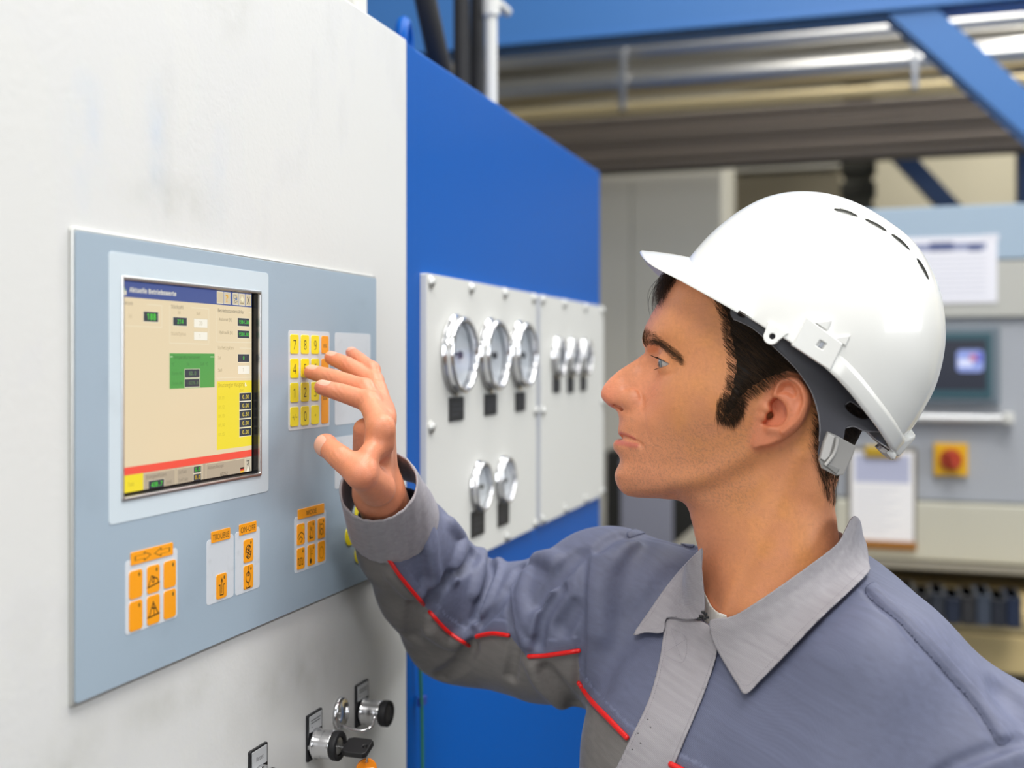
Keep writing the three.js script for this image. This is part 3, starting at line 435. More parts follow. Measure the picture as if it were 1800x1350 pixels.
{
  // far control cabinet
  const S = 3.2, at = (u, v) => across(u, v, S), [nl] = at(1466, 600), [, yt] = at(1700, 362), [, ym] = at(1700, 884), [, yb] = at(1700, 990), w = 1.1, n0 = nl + w / 2;
  const t = hthing('far_control_cabinet', 'light grey control cabinet with a dark screen at the far right behind the worker', 'control cabinet', n0, 0, S);
  const grey = std('#a9adb4', 0.5), pale = std('#c3c1b2', 0.55);
  part('body', box(w, yt - ym, 0.4, 0, (yt + ym) / 2, -0.21, 0.008), grey, t); part('base_box', box(w, ym - yb - 0.004, 0.42, 0, (ym + yb) / 2, -0.2, 0.008), pale, t);
  const [, yh] = at(1700, 458), [, yk] = at(1700, 560); part('header', box(w, yt - yh, 0.014, 0, (yt + yh) / 2, 0.006, 0.004), std('#a4b9cc', 0.4), t); part('band', box(w, yh - yk - 0.006, 0.012, 0, (yh + yk) / 2, 0.005, 0.004), std('#bdbdb6', 0.5), t);
  const rect = (u0, v0, u1, v1) => { const [a, y] = at(u0, v0), [b, k] = at(u1, v1); return [(a + b) / 2 - n0, (y + k) / 2, b - a, y - k]; };
  let r = rect(1560, 574, 1757, 712); part('screen_bezel', box(r[2], r[3], 0.03, r[0], r[1], 0.01, 0.008), std('#6c7882', 0.45), t);
  r = rect(1580, 586, 1742, 700); part('screen_frame', box(r[2], r[3], 0.008, r[0], r[1], 0.026, 0.003), std('#2e5560', 0.4), t);
  r = rect(1590, 598, 1732, 686);
  const pic = canvasTexture(256, 160, (g) => { g.fillStyle = '#141a2c'; g.fillRect(0, 0, 256, 160); g.fillStyle = '#8fa0e0'; g.beginPath(); g.roundRect(164, 32, 84, 70, 14); g.fill(); g.fillStyle = '#dfe4ff'; g.fillRect(170, 62, 44, 22); g.fillStyle = '#c07a9a'; g.fillRect(204, 46, 22, 22); g.fillStyle = '#5b63c8'; g.fillRect(226, 40, 18, 30); });
  const dg = new THREE.PlaneGeometry(r[2], r[3]).translate(r[0], r[1], 0.0305); part('display', dg, new THREE.MeshPhysicalMaterial({ color: '#05060a', roughness: 0.3, emissive: '#ffffff', emissiveMap: pic, emissiveIntensity: 1.0 }), t);
  r = rect(1500, 725, 1778, 742); part('rail', box(r[2], r[3], 0.03, r[0], r[1], 0.02, 0.008, 3), std('#d9dadb', 0.35, 0.5), t); r = rect(1760, 724, 1780, 744); part('rail_end', box(r[2], r[3], 0.045, r[0], r[1], 0.022, 0.006), M.lightPlate, t);
  // things on its front
  const k = (u, v) => at(u, v);
  let [n, y] = k(1671, 807), e = hthing('main_switch', 'yellow main switch plate with a red rotary handle on the far cabinet', 'switch', n, y, S + 0.0); part('plate', plate(roundRect(-0.042, -0.043, 0.042, 0.043, 0.004), 0.0, 0.012, 0.002), phys('#e2ae08', 0.4), e); part('dial', cyl(0.026, 0.029, 0.02, 32).rotateX(Math.PI / 2).translate(0, 0, 0.02), phys('#b03a14', 0.4), e); part('handle', box(0.016, 0.05, 0.022, 0, 0, 0.036, 0.004).rotateZ(0.3), phys('#a8300f', 0.4), e);
  const [na, ya] = k(1560, 420), [nb, yb2] = k(1752, 532), sheet = canvasTexture(512, 320, (g) => { g.fillStyle = '#f0f0f8'; g.fillRect(0, 0, 512, 320); g.fillStyle = '#8e96b8'; g.fillRect(60, 34, 400, 34); g.fillStyle = '#5c6690'; g.fillRect(200, 26, 110, 44); g.fillRect(380, 40, 60, 34); g.fillStyle = '#c4c7d6'; for (let i = 0; i < 9; i++) g.fillRect(40, 96 + i * 23, 420, 4); });
  e = hthing('notice_sheet', 'white printed notice sheet on the header of the far cabinet', 'paper', (na + nb) / 2, (ya + yb2) / 2, S - 0.0145); part('paper', plate(roundRect(-(nb - na) / 2, -(ya - yb2) / 2, (nb - na) / 2, (ya - yb2) / 2, 0.001), 0, 0.0006, 0.0001), std('#ffffff', 0.7, 0, { map: sheet }), e); for (const x of [-1, 1]) part('tape', plate(roundRect(-0.02, -0.008, 0.02, 0.008, 0.001), 0.0006, 0.0003, 0.0001), std('#e6e6ee', 0.3), e).position.set(x * (nb - na) * 0.44, (ya - yb2) * 0.47, 0);
  const [c0, cy0] = k(1490, 784), [c1, cy1] = k(1612, 966); e = hthing('clipboard', 'brown clipboard with white sheets hanging on the far cabinet behind the collar', 'clipboard', (c0 + c1) / 2, (cy0 + cy1) / 2, S - 0.002);
  const cw = c1 - c0, ch = cy0 - cy1; part('board', plate(roundRect(-cw / 2, -ch / 2, cw / 2, ch / 2, 0.006), 0, 0.008, 0.002), std('#7c7568', 0.6), e); part('bottom_ledge', box(cw * 0.98, 0.022, 0.02, 0, -ch / 2 + 0.011, 0.012, 0.003), std('#96621f', 0.55), e); part('clip', box(cw * 0.5, 0.03, 0.016, 0, ch / 2 - 0.012, 0.014, 0.004), phys('#c9a536', 0.35, { metalness: 0.5 }), e);
  const lines = canvasTexture(256, 384, (g) => { g.fillStyle = '#f4f3f4'; g.fillRect(0, 0, 256, 384); g.fillStyle = '#b9bdd6'; g.fillRect(16, 16, 224, 120); g.fillStyle = '#d2d3dc'; for (let i = 0; i < 12; i++) g.fillRect(20, 160 + i * 17, 180 - (i % 3) * 30, 4); });
  part('paper', plate(roundRect(-cw * 0.45, -ch * 0.42, cw * 0.45, ch * 0.46, 0.001), 0.0085, 0.002, 0.0003), std('#ffffff', 0.7, 0, { map: lines }), e);
  const [s0, sy] = k(1790, 925); e = hthing('green_sign', 'small green and dark sticker at the lower right of the far cabinet', 'sign', s0, sy, S + 0.011); part('plate', plate(roundRect(-0.034, -0.034, 0.05, 0.034, 0.002), 0, 0.001, 0.0002), std('#ffffff', 0.5, 0, { map: canvasTexture(64, 64, (g) => { g.fillStyle = '#3b4660'; g.fillRect(0, 0, 64, 64); g.fillStyle = '#8f93a8'; g.fillRect(16, 14, 34, 20); g.fillStyle = '#2f9a6c'; g.fillRect(0, 44, 64, 20); }) }), e); part('stud', cyl(0.003, 0.003, 0.003, 12).rotateX(Math.PI / 2).translate(-0.028, 0.028, 0.002), M.zinc, e);
  // bench under it with dark bins
  const Sb = 3.0, [bn, by] = across(1640, 1064, Sb), [, by2] = across(1640, 1170, Sb), bench = hthing('work_bench', 'bench with a thick pale wooden edge below the far cabinet', 'bench', bn, 0, Sb);
  const wood = dataTexture(256, (u, v) => { const k2 = 0.86 + 0.14 * tileNoise(u, v * 1, 5, 3, 40) * (0.7 + 0.3 * Math.sin(v * 60)); return [k2, k2 * 0.97, k2 * 0.9]; }, true);
  const wm = std('#d9c89a', 0.6, 0, { map: wood }), depth = 0.5; part('top', box(1.6, 0.03, depth, 0.1, by - 0.015, -depth / 2 + 0.02, 0.004), wm, bench); part('front_rail', box(1.6, (by - by2) * 0.6, 0.03, 0.1, by2 + (by - by2) * 0.3, 0.01, 0.004), wm, bench); part('shelf_rail', box(1.6, (by - by2) * 0.34, 0.03, 0.1, by - (by - by2) * 0.2, 0.002, 0.004), std('#b3a888', 0.6, 0, { map: wood }), bench);
  for (const [x, z] of [[-0.62, -0.02], [0.82, -0.02], [-0.62, -depth + 0.06], [0.82, -depth + 0.06]]) part('leg', box(0.06, by - 0.03, 0.06, x, (by - 0.03) / 2, z, 0.004), std('#6a665c', 0.6), bench);
  part('back_board', box(1.5, by2 - 0.1, 0.02, 0.1, by2 / 2 + 0.05, -depth + 0.1, 0.003), std('#6f6a5e', 0.8), bench); part('hood', box(1.6, 0.02, 0.46, 0.1, yb - 0.012, -0.42, 0.003), std('#8f8b80', 0.8), bench);
  part('rear_panel', box(1.6, yb - by, 0.02, 0.1, (yb + by) / 2, -depth + 0.03, 0.003), std('#77726a', 0.8), bench);
  const tint = ['#24261c', '#5a5212', '#3a3a38', '#222326', '#2c3038', '#1b2436', '#2a2a2c', '#3b4350', '#20242e', '#19263f'];
  for (let i = 0; i < 10; i++) { const [bx] = across(1540 + i * 27, 1040, 2.8), hgt = (yb - by) * (0.8 + 0.18 * ((i * 7) % 5) / 5); const d = hthing('storage_bin', ['dark bin at the left end of the bench, next to the shoulder', 'olive yellow bin on the bench under the clipboard', 'grey bin beside the olive yellow one on the bench', 'black bin fourth from the shoulder on the bench', 'slate bin in the middle of the bench', 'navy bin right of the bench middle', 'charcoal bin after the navy one on the bench', 'blue-grey bin with paler front on the bench', 'dark bin before the last one on the bench', 'dark blue bin at the right edge of the bench'][i], 'bin', bx, by, 2.86); part('tub', box(0.0305, hgt, 0.12, 0, hgt / 2, 0, 0.004), std(tint[i], 0.6), d); part('rim', box(0.0325, 0.008, 0.124, 0, hgt - 0.004, 0, 0.002), std(tint[i], 0.5), d); }
}
// ---------------------------------------------------------------- sculpting: signed distance fields meshed with sparse surface nets
const smin = (a, b, k) => { const h = Math.max(k - Math.abs(a - b), 0) / k; return Math.min(a, b) - h * h * k * 0.25; };
const smax = (a, b, k) => -smin(-a, -b, k);
const len3 = (x, y, z) => Math.sqrt(x * x + y * y + z * z);
// tapered capsule between p and q (arrays), radii r0 and r1
function capsule(x, y, z, p, q, r0, r1) {
  const dx = q[0] - p[0], dy = q[1] - p[1], dz = q[2] - p[2];
  const t = clamp(((x - p[0]) * dx + (y - p[1]) * dy + (z - p[2]) * dz) / (dx * dx + dy * dy + dz * dz), 0, 1);
  return len3(x - p[0] - dx * t, y - p[1] - dy * t, z - p[2] - dz * t) - (r0 + (r1 - r0) * t);
}
function ellipsoid(x, y, z, c, r) { const a = (x - c[0]) / r[0], b = (y - c[1]) / r[1], d = (z - c[2]) / r[2], k = len3(a, b, d); const g = len3(a / r[0], b / r[1], d / r[2]); return g < 1e-9 ? -Math.min(r[0], r[1], r[2]) : k * (k - 1) / g; }
function chain(x, y, z, pts) { let d = 1e9; for (let i = 0; i + 1 < pts.length; i++) d = Math.min(d, capsule(x, y, z, pts[i], pts[i + 1], pts[i][3], pts[i + 1][3])); return d; }   // [x, y, z, radius] points
// distance to a polyline of arrays
function lineDist(x, y, z, pts) { let d = 1e9; for (let i = 0; i + 1 < pts.length; i++) d = Math.min(d, capsule(x, y, z, pts[i], pts[i + 1], 0, 0)); return d; }
// 2-D signed distance to a closed polygon, negative inside
function polygon(x, y, pts) {
  let d = 1e18, s = 1;
  for (let i = 0, j = pts.length - 1; i < pts.length; j = i++) {
    const ex = pts[j][0] - pts[i][0], ey = pts[j][1] - pts[i][1], wx = x - pts[i][0], wy = y - pts[i][1], t = clamp((wx * ex + wy * ey) / (ex * ex + ey * ey), 0, 1);
    const bx = wx - ex * t, by = wy - ey * t; d = Math.min(d, bx * bx + by * by);
    const c1 = y >= pts[i][1], c2 = y < pts[j][1], c3 = ex * wy > ey * wx; if ((c1 && c2 && c3) || (!c1 && !c2 && !c3)) s = -s;
  }
  return s * Math.sqrt(d);
}
// smooth closed or open curve through 2-D or 3-D points (Catmull-Rom), n points per span
function spline(pts, n = 6, closed = false) {
  const out = [], m = pts.length, at = (i) => (closed ? pts[(i + m) % m] : pts[clamp(i, 0, m - 1)]);
  for (let i = 0; i < (closed ? m : m - 1); i++) for (let k = 0; k < n; k++) { const t = k / n, a = at(i - 1), b = at(i), c = at(i + 1), d = at(i + 2); out.push(b.map((_, q) => 0.5 * (2 * b[q] + (c[q] - a[q]) * t + (2 * a[q] - 5 * b[q] + 4 * c[q] - d[q]) * t * t + (3 * b[q] - a[q] - 3 * c[q] + d[q]) * t * t * t))); }
  if (!closed) out.push(pts[m - 1].slice());
  return out;
}
// mesh of f = 0 in the box lo..hi with cells of h; returns flat positions, normals, indices
function sculpt(f, lo, hi, h, slack = 1.5, flip = false) {
  const B = 8, nx = Math.ceil((hi[0] - lo[0]) / h / B) * B, ny = Math.ceil((hi[1] - lo[1]) / h / B) * B, nz = Math.ceil((hi[2] - lo[2]) / h / B) * B;
  const X = nx + 1, XY = X * (ny + 1), val = new Float32Array(XY * (nz + 1)).fill(NaN), cell = new Map(), active = [];
  const reach = B * h * 0.5 * Math.sqrt(3) * slack;
  for (let k = 0; k < nz; k += B) for (let j = 0; j < ny; j += B) for (let i = 0; i < nx; i += B)
    if (Math.abs(f(lo[0] + (i + B / 2) * h, lo[1] + (j + B / 2) * h, lo[2] + (k + B / 2) * h)) < reach) active.push([i, j, k]);
  for (const [i0, j0, k0] of active) for (let k = k0; k <= k0 + B; k++) for (let j = j0; j <= j0 + B; j++) for (let i = i0; i <= i0 + B; i++) { const q = i + j * X + k * XY; if (val[q] !== val[q]) val[q] = f(lo[0] + i * h, lo[1] + j * h, lo[2] + k * h) || 1e-9; }
  const pos = [], idx = [];
  const E = [[0, 1], [2, 3], [4, 5], [6, 7], [0, 2], [1, 3], [4, 6], [5, 7], [0, 4], [1, 5], [2, 6], [3, 7]], off = [0, 1, X, X + 1, XY, XY + 1, XY + X, XY + X + 1], c = new Float64Array(8);
  for (const [i0, j0, k0] of active) for (let k = k0; k < k0 + B; k++) for (let j = j0; j < j0 + B; j++) for (let i = i0; i < i0 + B; i++) {
    const q = i + j * X + k * XY; let m = 0;
    for (let e = 0; e < 8; e++) { c[e] = val[q + off[e]]; if (c[e] < 0) m |= 1 << e; }
    if (m === 0 || m === 255) continue;
    let x = 0, y = 0, z = 0, n = 0;
    for (const [a, b] of E) if (((m >> a) ^ (m >> b)) & 1) { const t = c[a] / (c[a] - c[b]); x += lerp(a & 1, b & 1, t); y += lerp((a >> 1) & 1, (b >> 1) & 1, t); z += lerp(a >> 2, b >> 2, t); n++; }
    cell.set(q, pos.length / 3); pos.push(lo[0] + (i + x / n) * h, lo[1] + (j + y / n) * h, lo[2] + (k + z / n) * h);
  }
  const quad = (a, b, c2, d, rev) => { a = cell.get(a); b = cell.get(b); c2 = cell.get(c2); d = cell.get(d); if (a === undefined || b === undefined || c2 === undefined || d === undefined) return; if (rev !== flip) idx.push(a, c2, b, a, d, c2); else idx.push(a, b, c2, a, c2, d); };
  for (const q of cell.keys()) {
    const v = val[q];
    if ((v < 0) !== (val[q + 1] < 0)) quad(q, q - X, q - X - XY, q - XY, v >= 0);
    if ((v < 0) !== (val[q + X] < 0)) quad(q, q - XY, q - XY - 1, q - 1, v >= 0);
    if ((v < 0) !== (val[q + XY] < 0)) quad(q, q - 1, q - 1 - X, q - X, v >= 0);
  }
  const P = new Float32Array(pos), N = new Float32Array(pos.length), e = h * 0.35;
  for (let i = 0; i < P.length; i += 3) {
    let x = P[i], y = P[i + 1], z = P[i + 2], gx, gy, gz, g;
    for (let it = 0; it < 2; it++) {
      gx = f(x + e, y, z) - f(x - e, y, z); gy = f(x, y + e, z) - f(x, y - e, z); gz = f(x, y, z + e) - f(x, y, z - e); g = len3(gx, gy, gz) || 1e-12;
      if (it === 0) { const d = clamp(f(x, y, z) * 2 * e / g, -h * 0.5, h * 0.5); x -= gx / g * d; y -= gy / g * d; z -= gz / g * d; }
    }
    P[i] = x; P[i + 1] = y; P[i + 2] = z; N[i] = gx / g; N[i + 1] = gy / g; N[i + 2] = gz / g;
  }
  return { pos: P, nrm: N, idx };
}
function toGeometry(m, color, uv) {
  const g = new THREE.BufferGeometry(), n = m.pos.length / 3;
  g.setAttribute('position', new THREE.BufferAttribute(m.pos, 3)); g.setAttribute('normal', new THREE.BufferAttribute(m.nrm, 3));
  const t = new Float32Array(n * 2); for (let i = 0; i < n; i++) { const q = uv(m.pos[3 * i], m.pos[3 * i + 1], m.pos[3 * i + 2], i); t[2 * i] = q[0]; t[2 * i + 1] = q[1]; }
  g.setAttribute('uv', new THREE.BufferAttribute(t, 2));
  if (color) { const c = new Float32Array(n * 3); for (let i = 0; i < n; i++) { const q = color(m.pos[3 * i], m.pos[3 * i + 1], m.pos[3 * i + 2], m.nrm[3 * i], m.nrm[3 * i + 1], m.nrm[3 * i + 2]); c[3 * i] = q[0]; c[3 * i + 1] = q[1]; c[3 * i + 2] = q[2]; } g.setAttribute('color', new THREE.BufferAttribute(c, 3)); }
  g.setIndex(m.idx); return g;
}
// thin-plate interpolation of values over the plane
function thinPlate(pts, vals, lambda) {
  const n = pts.length, N = n + 3, A = Array.from({ length: N }, () => new Float64Array(N + 1)), phi = (r2) => (r2 < 1e-12 ? 0 : 0.5 * r2 * Math.log(r2));
  for (let i = 0; i < n; i++) { for (let j = 0; j < n; j++) { const dx = pts[i][0] - pts[j][0], dy = pts[i][1] - pts[j][1]; A[i][j] = phi(dx * dx + dy * dy); } A[i][i] += lambda(i); A[i][n] = A[n][i] = 1; A[i][n + 1] = A[n + 1][i] = pts[i][0]; A[i][n + 2] = A[n + 2][i] = pts[i][1]; A[i][N] = vals[i]; }
  for (let c = 0; c < N; c++) { let p = c; for (let r = c + 1; r < N; r++) if (Math.abs(A[r][c]) > Math.abs(A[p][c])) p = r; [A[c], A[p]] = [A[p], A[c]]; for (let r = c + 1; r < N; r++) { const k = A[r][c] / A[c][c]; if (k) for (let q = c; q <= N; q++) A[r][q] -= k * A[c][q]; } }
  const w = new Float64Array(N); for (let r = N - 1; r >= 0; r--) { let s = A[r][N]; for (let q = r + 1; q < N; q++) s -= A[r][q] * w[q]; w[r] = s / A[r][r]; }
  return (x, y) => { let s = w[n] + w[n + 1] * x + w[n + 2] * y; for (let i = 0; i < n; i++) { const dx = x - pts[i][0], dy = y - pts[i][1]; s += w[i] * phi(dx * dx + dy * dy); } return s; };
}
// thin tapered strands along polylines: [points, radius] -> one geometry (three-sided)
function strands(list, color) {
  const pos = [], nrm = [], uv = [], col = [], idx = []; const t = V(0, 0, 0), a = V(0, 0, 0), b = V(0, 0, 0);
  for (const [pts, r, shade = 1] of list) {
    const base = pos.length / 3, n = pts.length;
    for (let i = 0; i < n; i++) {
      t.subVectors(pts[Math.min(i + 1, n - 1)], pts[Math.max(i - 1, 0)]).normalize(); a.set(0.31, 0.2, 0.93).cross(t).normalize(); b.crossVectors(t, a);
      const k = i / (n - 1), q = r * (1 - 0.85 * k * k) * (0.4 + 0.6 * Math.min(1, k * 4));
      for (let j = 0; j < 3; j++) { const c = Math.cos(j * 2.0944), s = Math.sin(j * 2.0944), x = a.x * c + b.x * s, y = a.y * c + b.y * s, z = a.z * c + b.z * s; pos.push(pts[i].x + x * q, pts[i].y + y * q, pts[i].z + z * q); nrm.push(x, y, z); uv.push(j / 3, k); if (color) { const o = color(shade, k); col.push(o[0], o[1], o[2]); } }
      if (i) for (let j = 0; j < 3; j++) { const p = base + (i - 1) * 3, j2 = (j + 1) % 3; idx.push(p + j, p + j2, p + 3 + j, p + j2, p + 3 + j2, p + 3 + j); }
    }
  }
  const g = new THREE.BufferGeometry(); g.setAttribute('position', new THREE.Float32BufferAttribute(pos, 3)); g.setAttribute('normal', new THREE.Float32BufferAttribute(nrm, 3)); g.setAttribute('uv', new THREE.Float32BufferAttribute(uv, 2)); if (color) g.setAttribute('color', new THREE.Float32BufferAttribute(col, 3)); g.setIndex(idx); return g;
}
// direction of sight through a pixel position of the frame, and a point at a depth along the view axis
const sight = (u, v) => V((u - 900) / F, (HORIZON - v) / F, -1);
const pt = (u, v, z) => V((u - 900) / F * z, EYE + (HORIZON - v) / F * z, -z);
const HEADCELL = 1.0, HANDCELL = 1.0, JACKETCELL = 0.0024;   // cell sizes: millimetres for head and hand, metres for cloth
// ---------------------------------------------------------------- the worker: head and neck (local millimetres: a forward, b up, w to his left, origin behind the eye)
const HA = Math.atan2(350, F), HC = pt(1300, 640, 0.97);
const HF = V(-Math.cos(HA), 0, -Math.sin(HA)), HL = V(-Math.sin(HA), 0, Math.cos(HA));
const fromHead = (a, b, w) => V(HC.x + (HF.x * a + HL.x * w) / 1000, HC.y + b / 1000, HC.z + (HF.z * a + HL.z * w) / 1000);
const toHead = (p) => { const x = p.x - HC.x, z = p.z - HC.z; return [(x * HF.x + z * HF.z) * 1000, (p.y - HC.y) * 1000, (x * HL.x + z * HL.z) * 1000]; };
// where a line of sight meets the plane w = const of the head
function hp(u, v, w = 0) { const d = sight(u, v), o = V(0, EYE, 0), c = HC.clone().addScaledVector(HL, w / 1000), t = c.sub(o).dot(HL) / d.dot(HL); return toHead(o.addScaledVector(d, t)); }
// profile of face and throat: pixel column, row, rounding radius across the midline
const profile = [[1178, 498, 60], [1170, 512, 60], [1160, 528, 58], [1151, 543, 55], [1142, 559, 50], [1135.5, 571, 45], [1131.5, 582, 38], [1129.8, 591, 30], [1130.5, 601, 22], [1133.2, 610, 15], [1134, 617, 11], [1126, 626, 9], [1113, 635, 8.5], [1100, 643.5, 8.5], [1087, 652, 9], [1073, 664.5, 10], [1063, 676, 11], [1057.8, 686, 11.5], [1056.3, 693, 11], [1059.5, 702, 9], [1066, 709, 7], [1076, 716.5, 6], [1084.5, 722.5, 8], [1087.6, 731, 13], [1088.3, 741, 15], [1087.2, 750, 17], [1086.6, 757, 18], [1089, 763, 20], [1092, 767, 22], [1084.5, 772, 20], [1079.4, 778.5, 19], [1080.5, 788, 19], [1085, 797, 22], [1089.5, 806, 24], [1089.5, 812, 24], [1086.5, 819, 20], [1082, 829, 18], [1080.8, 838, 17], [1083, 848, 17], [1088, 858, 18], [1096, 866, 20], [1106, 871.5, 24], [1122, 874.3, 30], [1140, 875, 38], [1160, 875.5, 45], [1182, 877, 50], [1198, 881, 48], [1208, 891, 40], [1214, 910, 30], [1219.5, 930, 24], [1228, 960, 20], [1233, 990, 19], [1235, 1010, 19], [1236.5, 1040, 18], [1238, 1075, 18], [1240, 1110, 18]];
const nape = [[1490, 440, 50], [1537, 520, 55], [1545, 600, 55], [1538, 680, 50], [1512, 760, 42], [1478, 822, 40], [1467, 860, 38], [1467, 890, 38], [1472, 930, 38], [1478, 970, 40], [1488, 1020, 45], [1498, 1110, 45]];
// half widths of the head at heights b: pairs (a, w)
const slices = [
  [108, -10, 24, -35, 26, -55, 18], [92, 32, 18, 15, 40, -15, 50, -50, 47, -78, 28], [63, 60, 25, 52, 42, 40, 54, 20, 65, 0, 70, -30, 74, -70, 70, -98, 48],
  [40, 74, 22, 67, 38, 58, 49, 42, 58, 20, 66, -10, 72, -40, 75, -80, 68, -108, 40], [22, 81, 16, 77, 28, 70, 40, 61, 49.5, 50, 56, 35, 61.5, 15, 66.5, -10, 71, -40, 75, -80, 67, -110, 36],
  [11, 77, 9, 70, 16.5, 67, 24, 64.5, 34, 59, 44, 52, 52, 40, 59, 20, 65.5, -10, 70.5, -45, 74, -85, 63, -108, 36], [4.5, 82, 7.5, 76, 11.5, 71, 16], [-3, 82, 8, 75, 13, 69, 18, 65.5, 25, 62.5, 34, 57, 44, 50, 53, 38, 60.5, 18, 66.5, -8, 70, -45, 73, -85, 61],
  [-14, 98, 8.5, 88, 12.5, 78, 17, 71, 24, 67.5, 33, 62, 44, 53, 54.5, 38, 63, 15, 68, -10, 69.5, -45, 72, -85, 58], [-24, 112, 9.5, 102, 13.5, 92, 15.5, 82, 19, 75, 27, 70, 36, 62, 48, 50, 58, 32, 65.5, 10, 68.5, -12, 68.5, -45, 71, -85, 54],
  [-34, 111, 10.5, 104, 13, 95, 15.5, 86, 19.5, 79.5, 26, 73, 36, 64, 47.5, 50, 57.5, 30, 64.5, 8, 67, -12, 66.5, -45, 69, -82, 50], [-44, 102, 10, 96, 16, 88, 22.5, 81, 30, 73, 38.5, 62, 48, 48, 56.5, 28, 62.5, 6, 65, -14, 64.5, -48, 67, -80, 46],
  [-54, 101, 12, 95, 19, 87, 25, 79, 32, 70, 40, 58, 48.5, 42, 56, 20, 61, 0, 62.5, -18, 62, -50, 64, -78, 44], [-63, 100.5, 11, 95, 18, 87, 24.5, 78, 32, 67, 40, 52, 49, 35, 55.5, 14, 59.5, -5, 60.5, -22, 60, -50, 61, -76, 42],
  [-73, 104, 11, 97, 18.5, 88, 25, 77, 32.5, 64, 40.5, 48, 48.5, 30, 54.5, 10, 58, -8, 58.5, -25, 58, -50, 59, -75, 40], [-84, 100, 13, 94, 19.5, 86, 26, 74, 33, 60, 40.5, 43, 48, 25, 53.5, 6, 56.5, -12, 56.5, -30, 56, -52, 56, -74, 38],
  [-95, 105, 12, 99, 18, 90, 24.5, 77, 32, 62, 39, 45, 46, 27, 51.5, 10, 54.5, -6, 55, -20, 54, -35, 54, -54, 53, -73, 36], [-104, 101, 12, 94, 18, 84, 24, 70, 31, 55, 37, 40, 43, 25, 48, 10, 51.5, -5, 53, -20, 53.5, -35, 53.5, -54, 51, -73, 34],
  [-111.5, 88, 13, 76, 21, 62, 28, 46, 35.5, 32, 41, 18, 46.5, 5, 50, -10, 52.5, -25, 53.5, -40, 52, -56, 47, -74, 30], [-122, 42, 16, 36, 27, 26, 38, 12, 47, -4, 52, -20, 54, -38, 53, -56, 46, -72, 30], [-140, 37, 11, 32, 21, 24, 32, 12, 43, -4, 51, -20, 54.5, -38, 54, -56, 47, -74, 28],
  [-165, 32, 10, 27, 20, 18, 32, 6, 43.5, -10, 52, -26, 56, -45, 55, -63, 47, -78, 28], [-190, 30, 9, 25, 19, 16, 33, 4, 46, -12, 55, -28, 59, -48, 58, -68, 48, -82, 28], [-215, 29, 9, 24, 20, 14, 36, 0, 52, -16, 62, -34, 66, -54, 63, -76, 50],
];
const headQ = (() => {
  const pts = [], val = [], lam = [];
  const add = (a, b, q, l) => { pts.push([a, b]); val.push(q); lam.push(l); };
  for (const [list, side] of [[profile, 1], [nape, -1]]) {
    const L = list.map(([u, v, r]) => [...hp(u, v).slice(0, 2), r]);
    L.forEach(([a, b, r], i) => {
      const p = L[Math.max(i - 1, 0)], q = L[Math.min(i + 1, L.length - 1)], tx = q[0] - p[0], ty = q[1] - p[1], l = Math.hypot(tx, ty), nx = -ty / l * side, ny = tx / l * side;   // outward normal
      add(a, b, 0, 0); const o = side > 0 ? (r < 14 ? 3 : 5) : 8; if ((i % 2 === 0 && r > 11.2) || side < 0) add(a + nx * o, b + ny * o, -2 * r * o, 8);
    });
  }
  for (const [b, ...r] of slices) for (let i = 0; i < r.length; i += 2) add(r[i], b, r[i + 1] * r[i + 1], 8 + r[i + 1] * 0.6);
  const f = thinPlate(pts, val, (i) => lam[i]);
  // tabulated on a millimetre grid
  const A0 = -150, B0 = -230, NA = 300, NB = 370, T = new Float32Array(NA * NB);
  for (let j = 0; j < NB; j++) for (let i = 0; i < NA; i++) T[j * NA + i] = f(A0 + i, B0 + j);
  return (a, b) => {
    const x = clamp(a - A0, 1, NA - 3), y = clamp(b - B0, 1, NB - 3), i = Math.floor(x), j = Math.floor(y), s = x - i, t = y - j, q = j * NA + i;
    const c0 = T[q], c1 = T[q + 1], c2 = T[q + NA], c3 = T[q + NA + 1];
    return [lerp(lerp(c0, c1, s), lerp(c2, c3, s), t), lerp(c1 - c0, c3 - c2, t), lerp(c2 - c0, c3 - c1, s)];
  };
})();
const headBase = (a, b, ws) => { const w = Math.abs(ws), [Q, qa, qb] = headQ(a, b); return (w * w - Q) / Math.sqrt(4 * w * w + qa * qa + qb * qb + 30); };
// the point of the plain head that a line of sight meets first
function onSkin(u, v, field = headBase) { const p = hp(u, v, 95), d = sight(u, v), g = [d.dot(HF), d.y, d.dot(HL)], l = len3(...g); for (let i = 0; i < 90 && p[2] > 0; i++) { const f = field(...p); if (f < 0.1) break; for (let k = 0; k < 3; k++) p[k] += g[k] / l * Math.max(f * 0.8, 0.15); } return p; }
const EYEC = [56.2, 0.6, 31.5], EYER = 12.0;
const at = (u, v, w) => hp(u, v, w);
const drawn = (pts, n = 4) => spline(pts.map(([u, v]) => onSkin(u, v)), n);
const mouthLine = [[102, -66.3, 0], ...drawn([[1095, 767.5], [1103, 770.6], [1112, 773.5], [1121, 777.5], [1128.5, 783.5]])];
const upperLip = [[102.5, -61.5, 0], ...drawn([[1092, 761], [1103, 765], [1115, 771.5]])], lowerLip = [[106, -74, 0], ...drawn([[1086, 779], [1096, 780], [1108, 782], [1119, 783.5]])];
const nasolabial = drawn([[1129, 702], [1131, 716], [1132.5, 733], [1135, 750], [1139, 766], [1144, 778]]);
const scm = drawn([[1405, 805], [1370, 880], [1325, 970], [1282, 1060], [1268, 1095]], 5);
const jawLine = drawn([[1100, 862], [1150, 858], [1205, 845], [1262, 824], [1312, 798], [1336, 765]]), underJaw = drawn([[1185, 872], [1235, 868], [1290, 846], [1335, 822]]);
const cheekHollow = drawn([[1165, 742], [1200, 780], [1215, 815]]), pouch = drawn([[1146, 778], [1147, 800], [1140, 822]]);
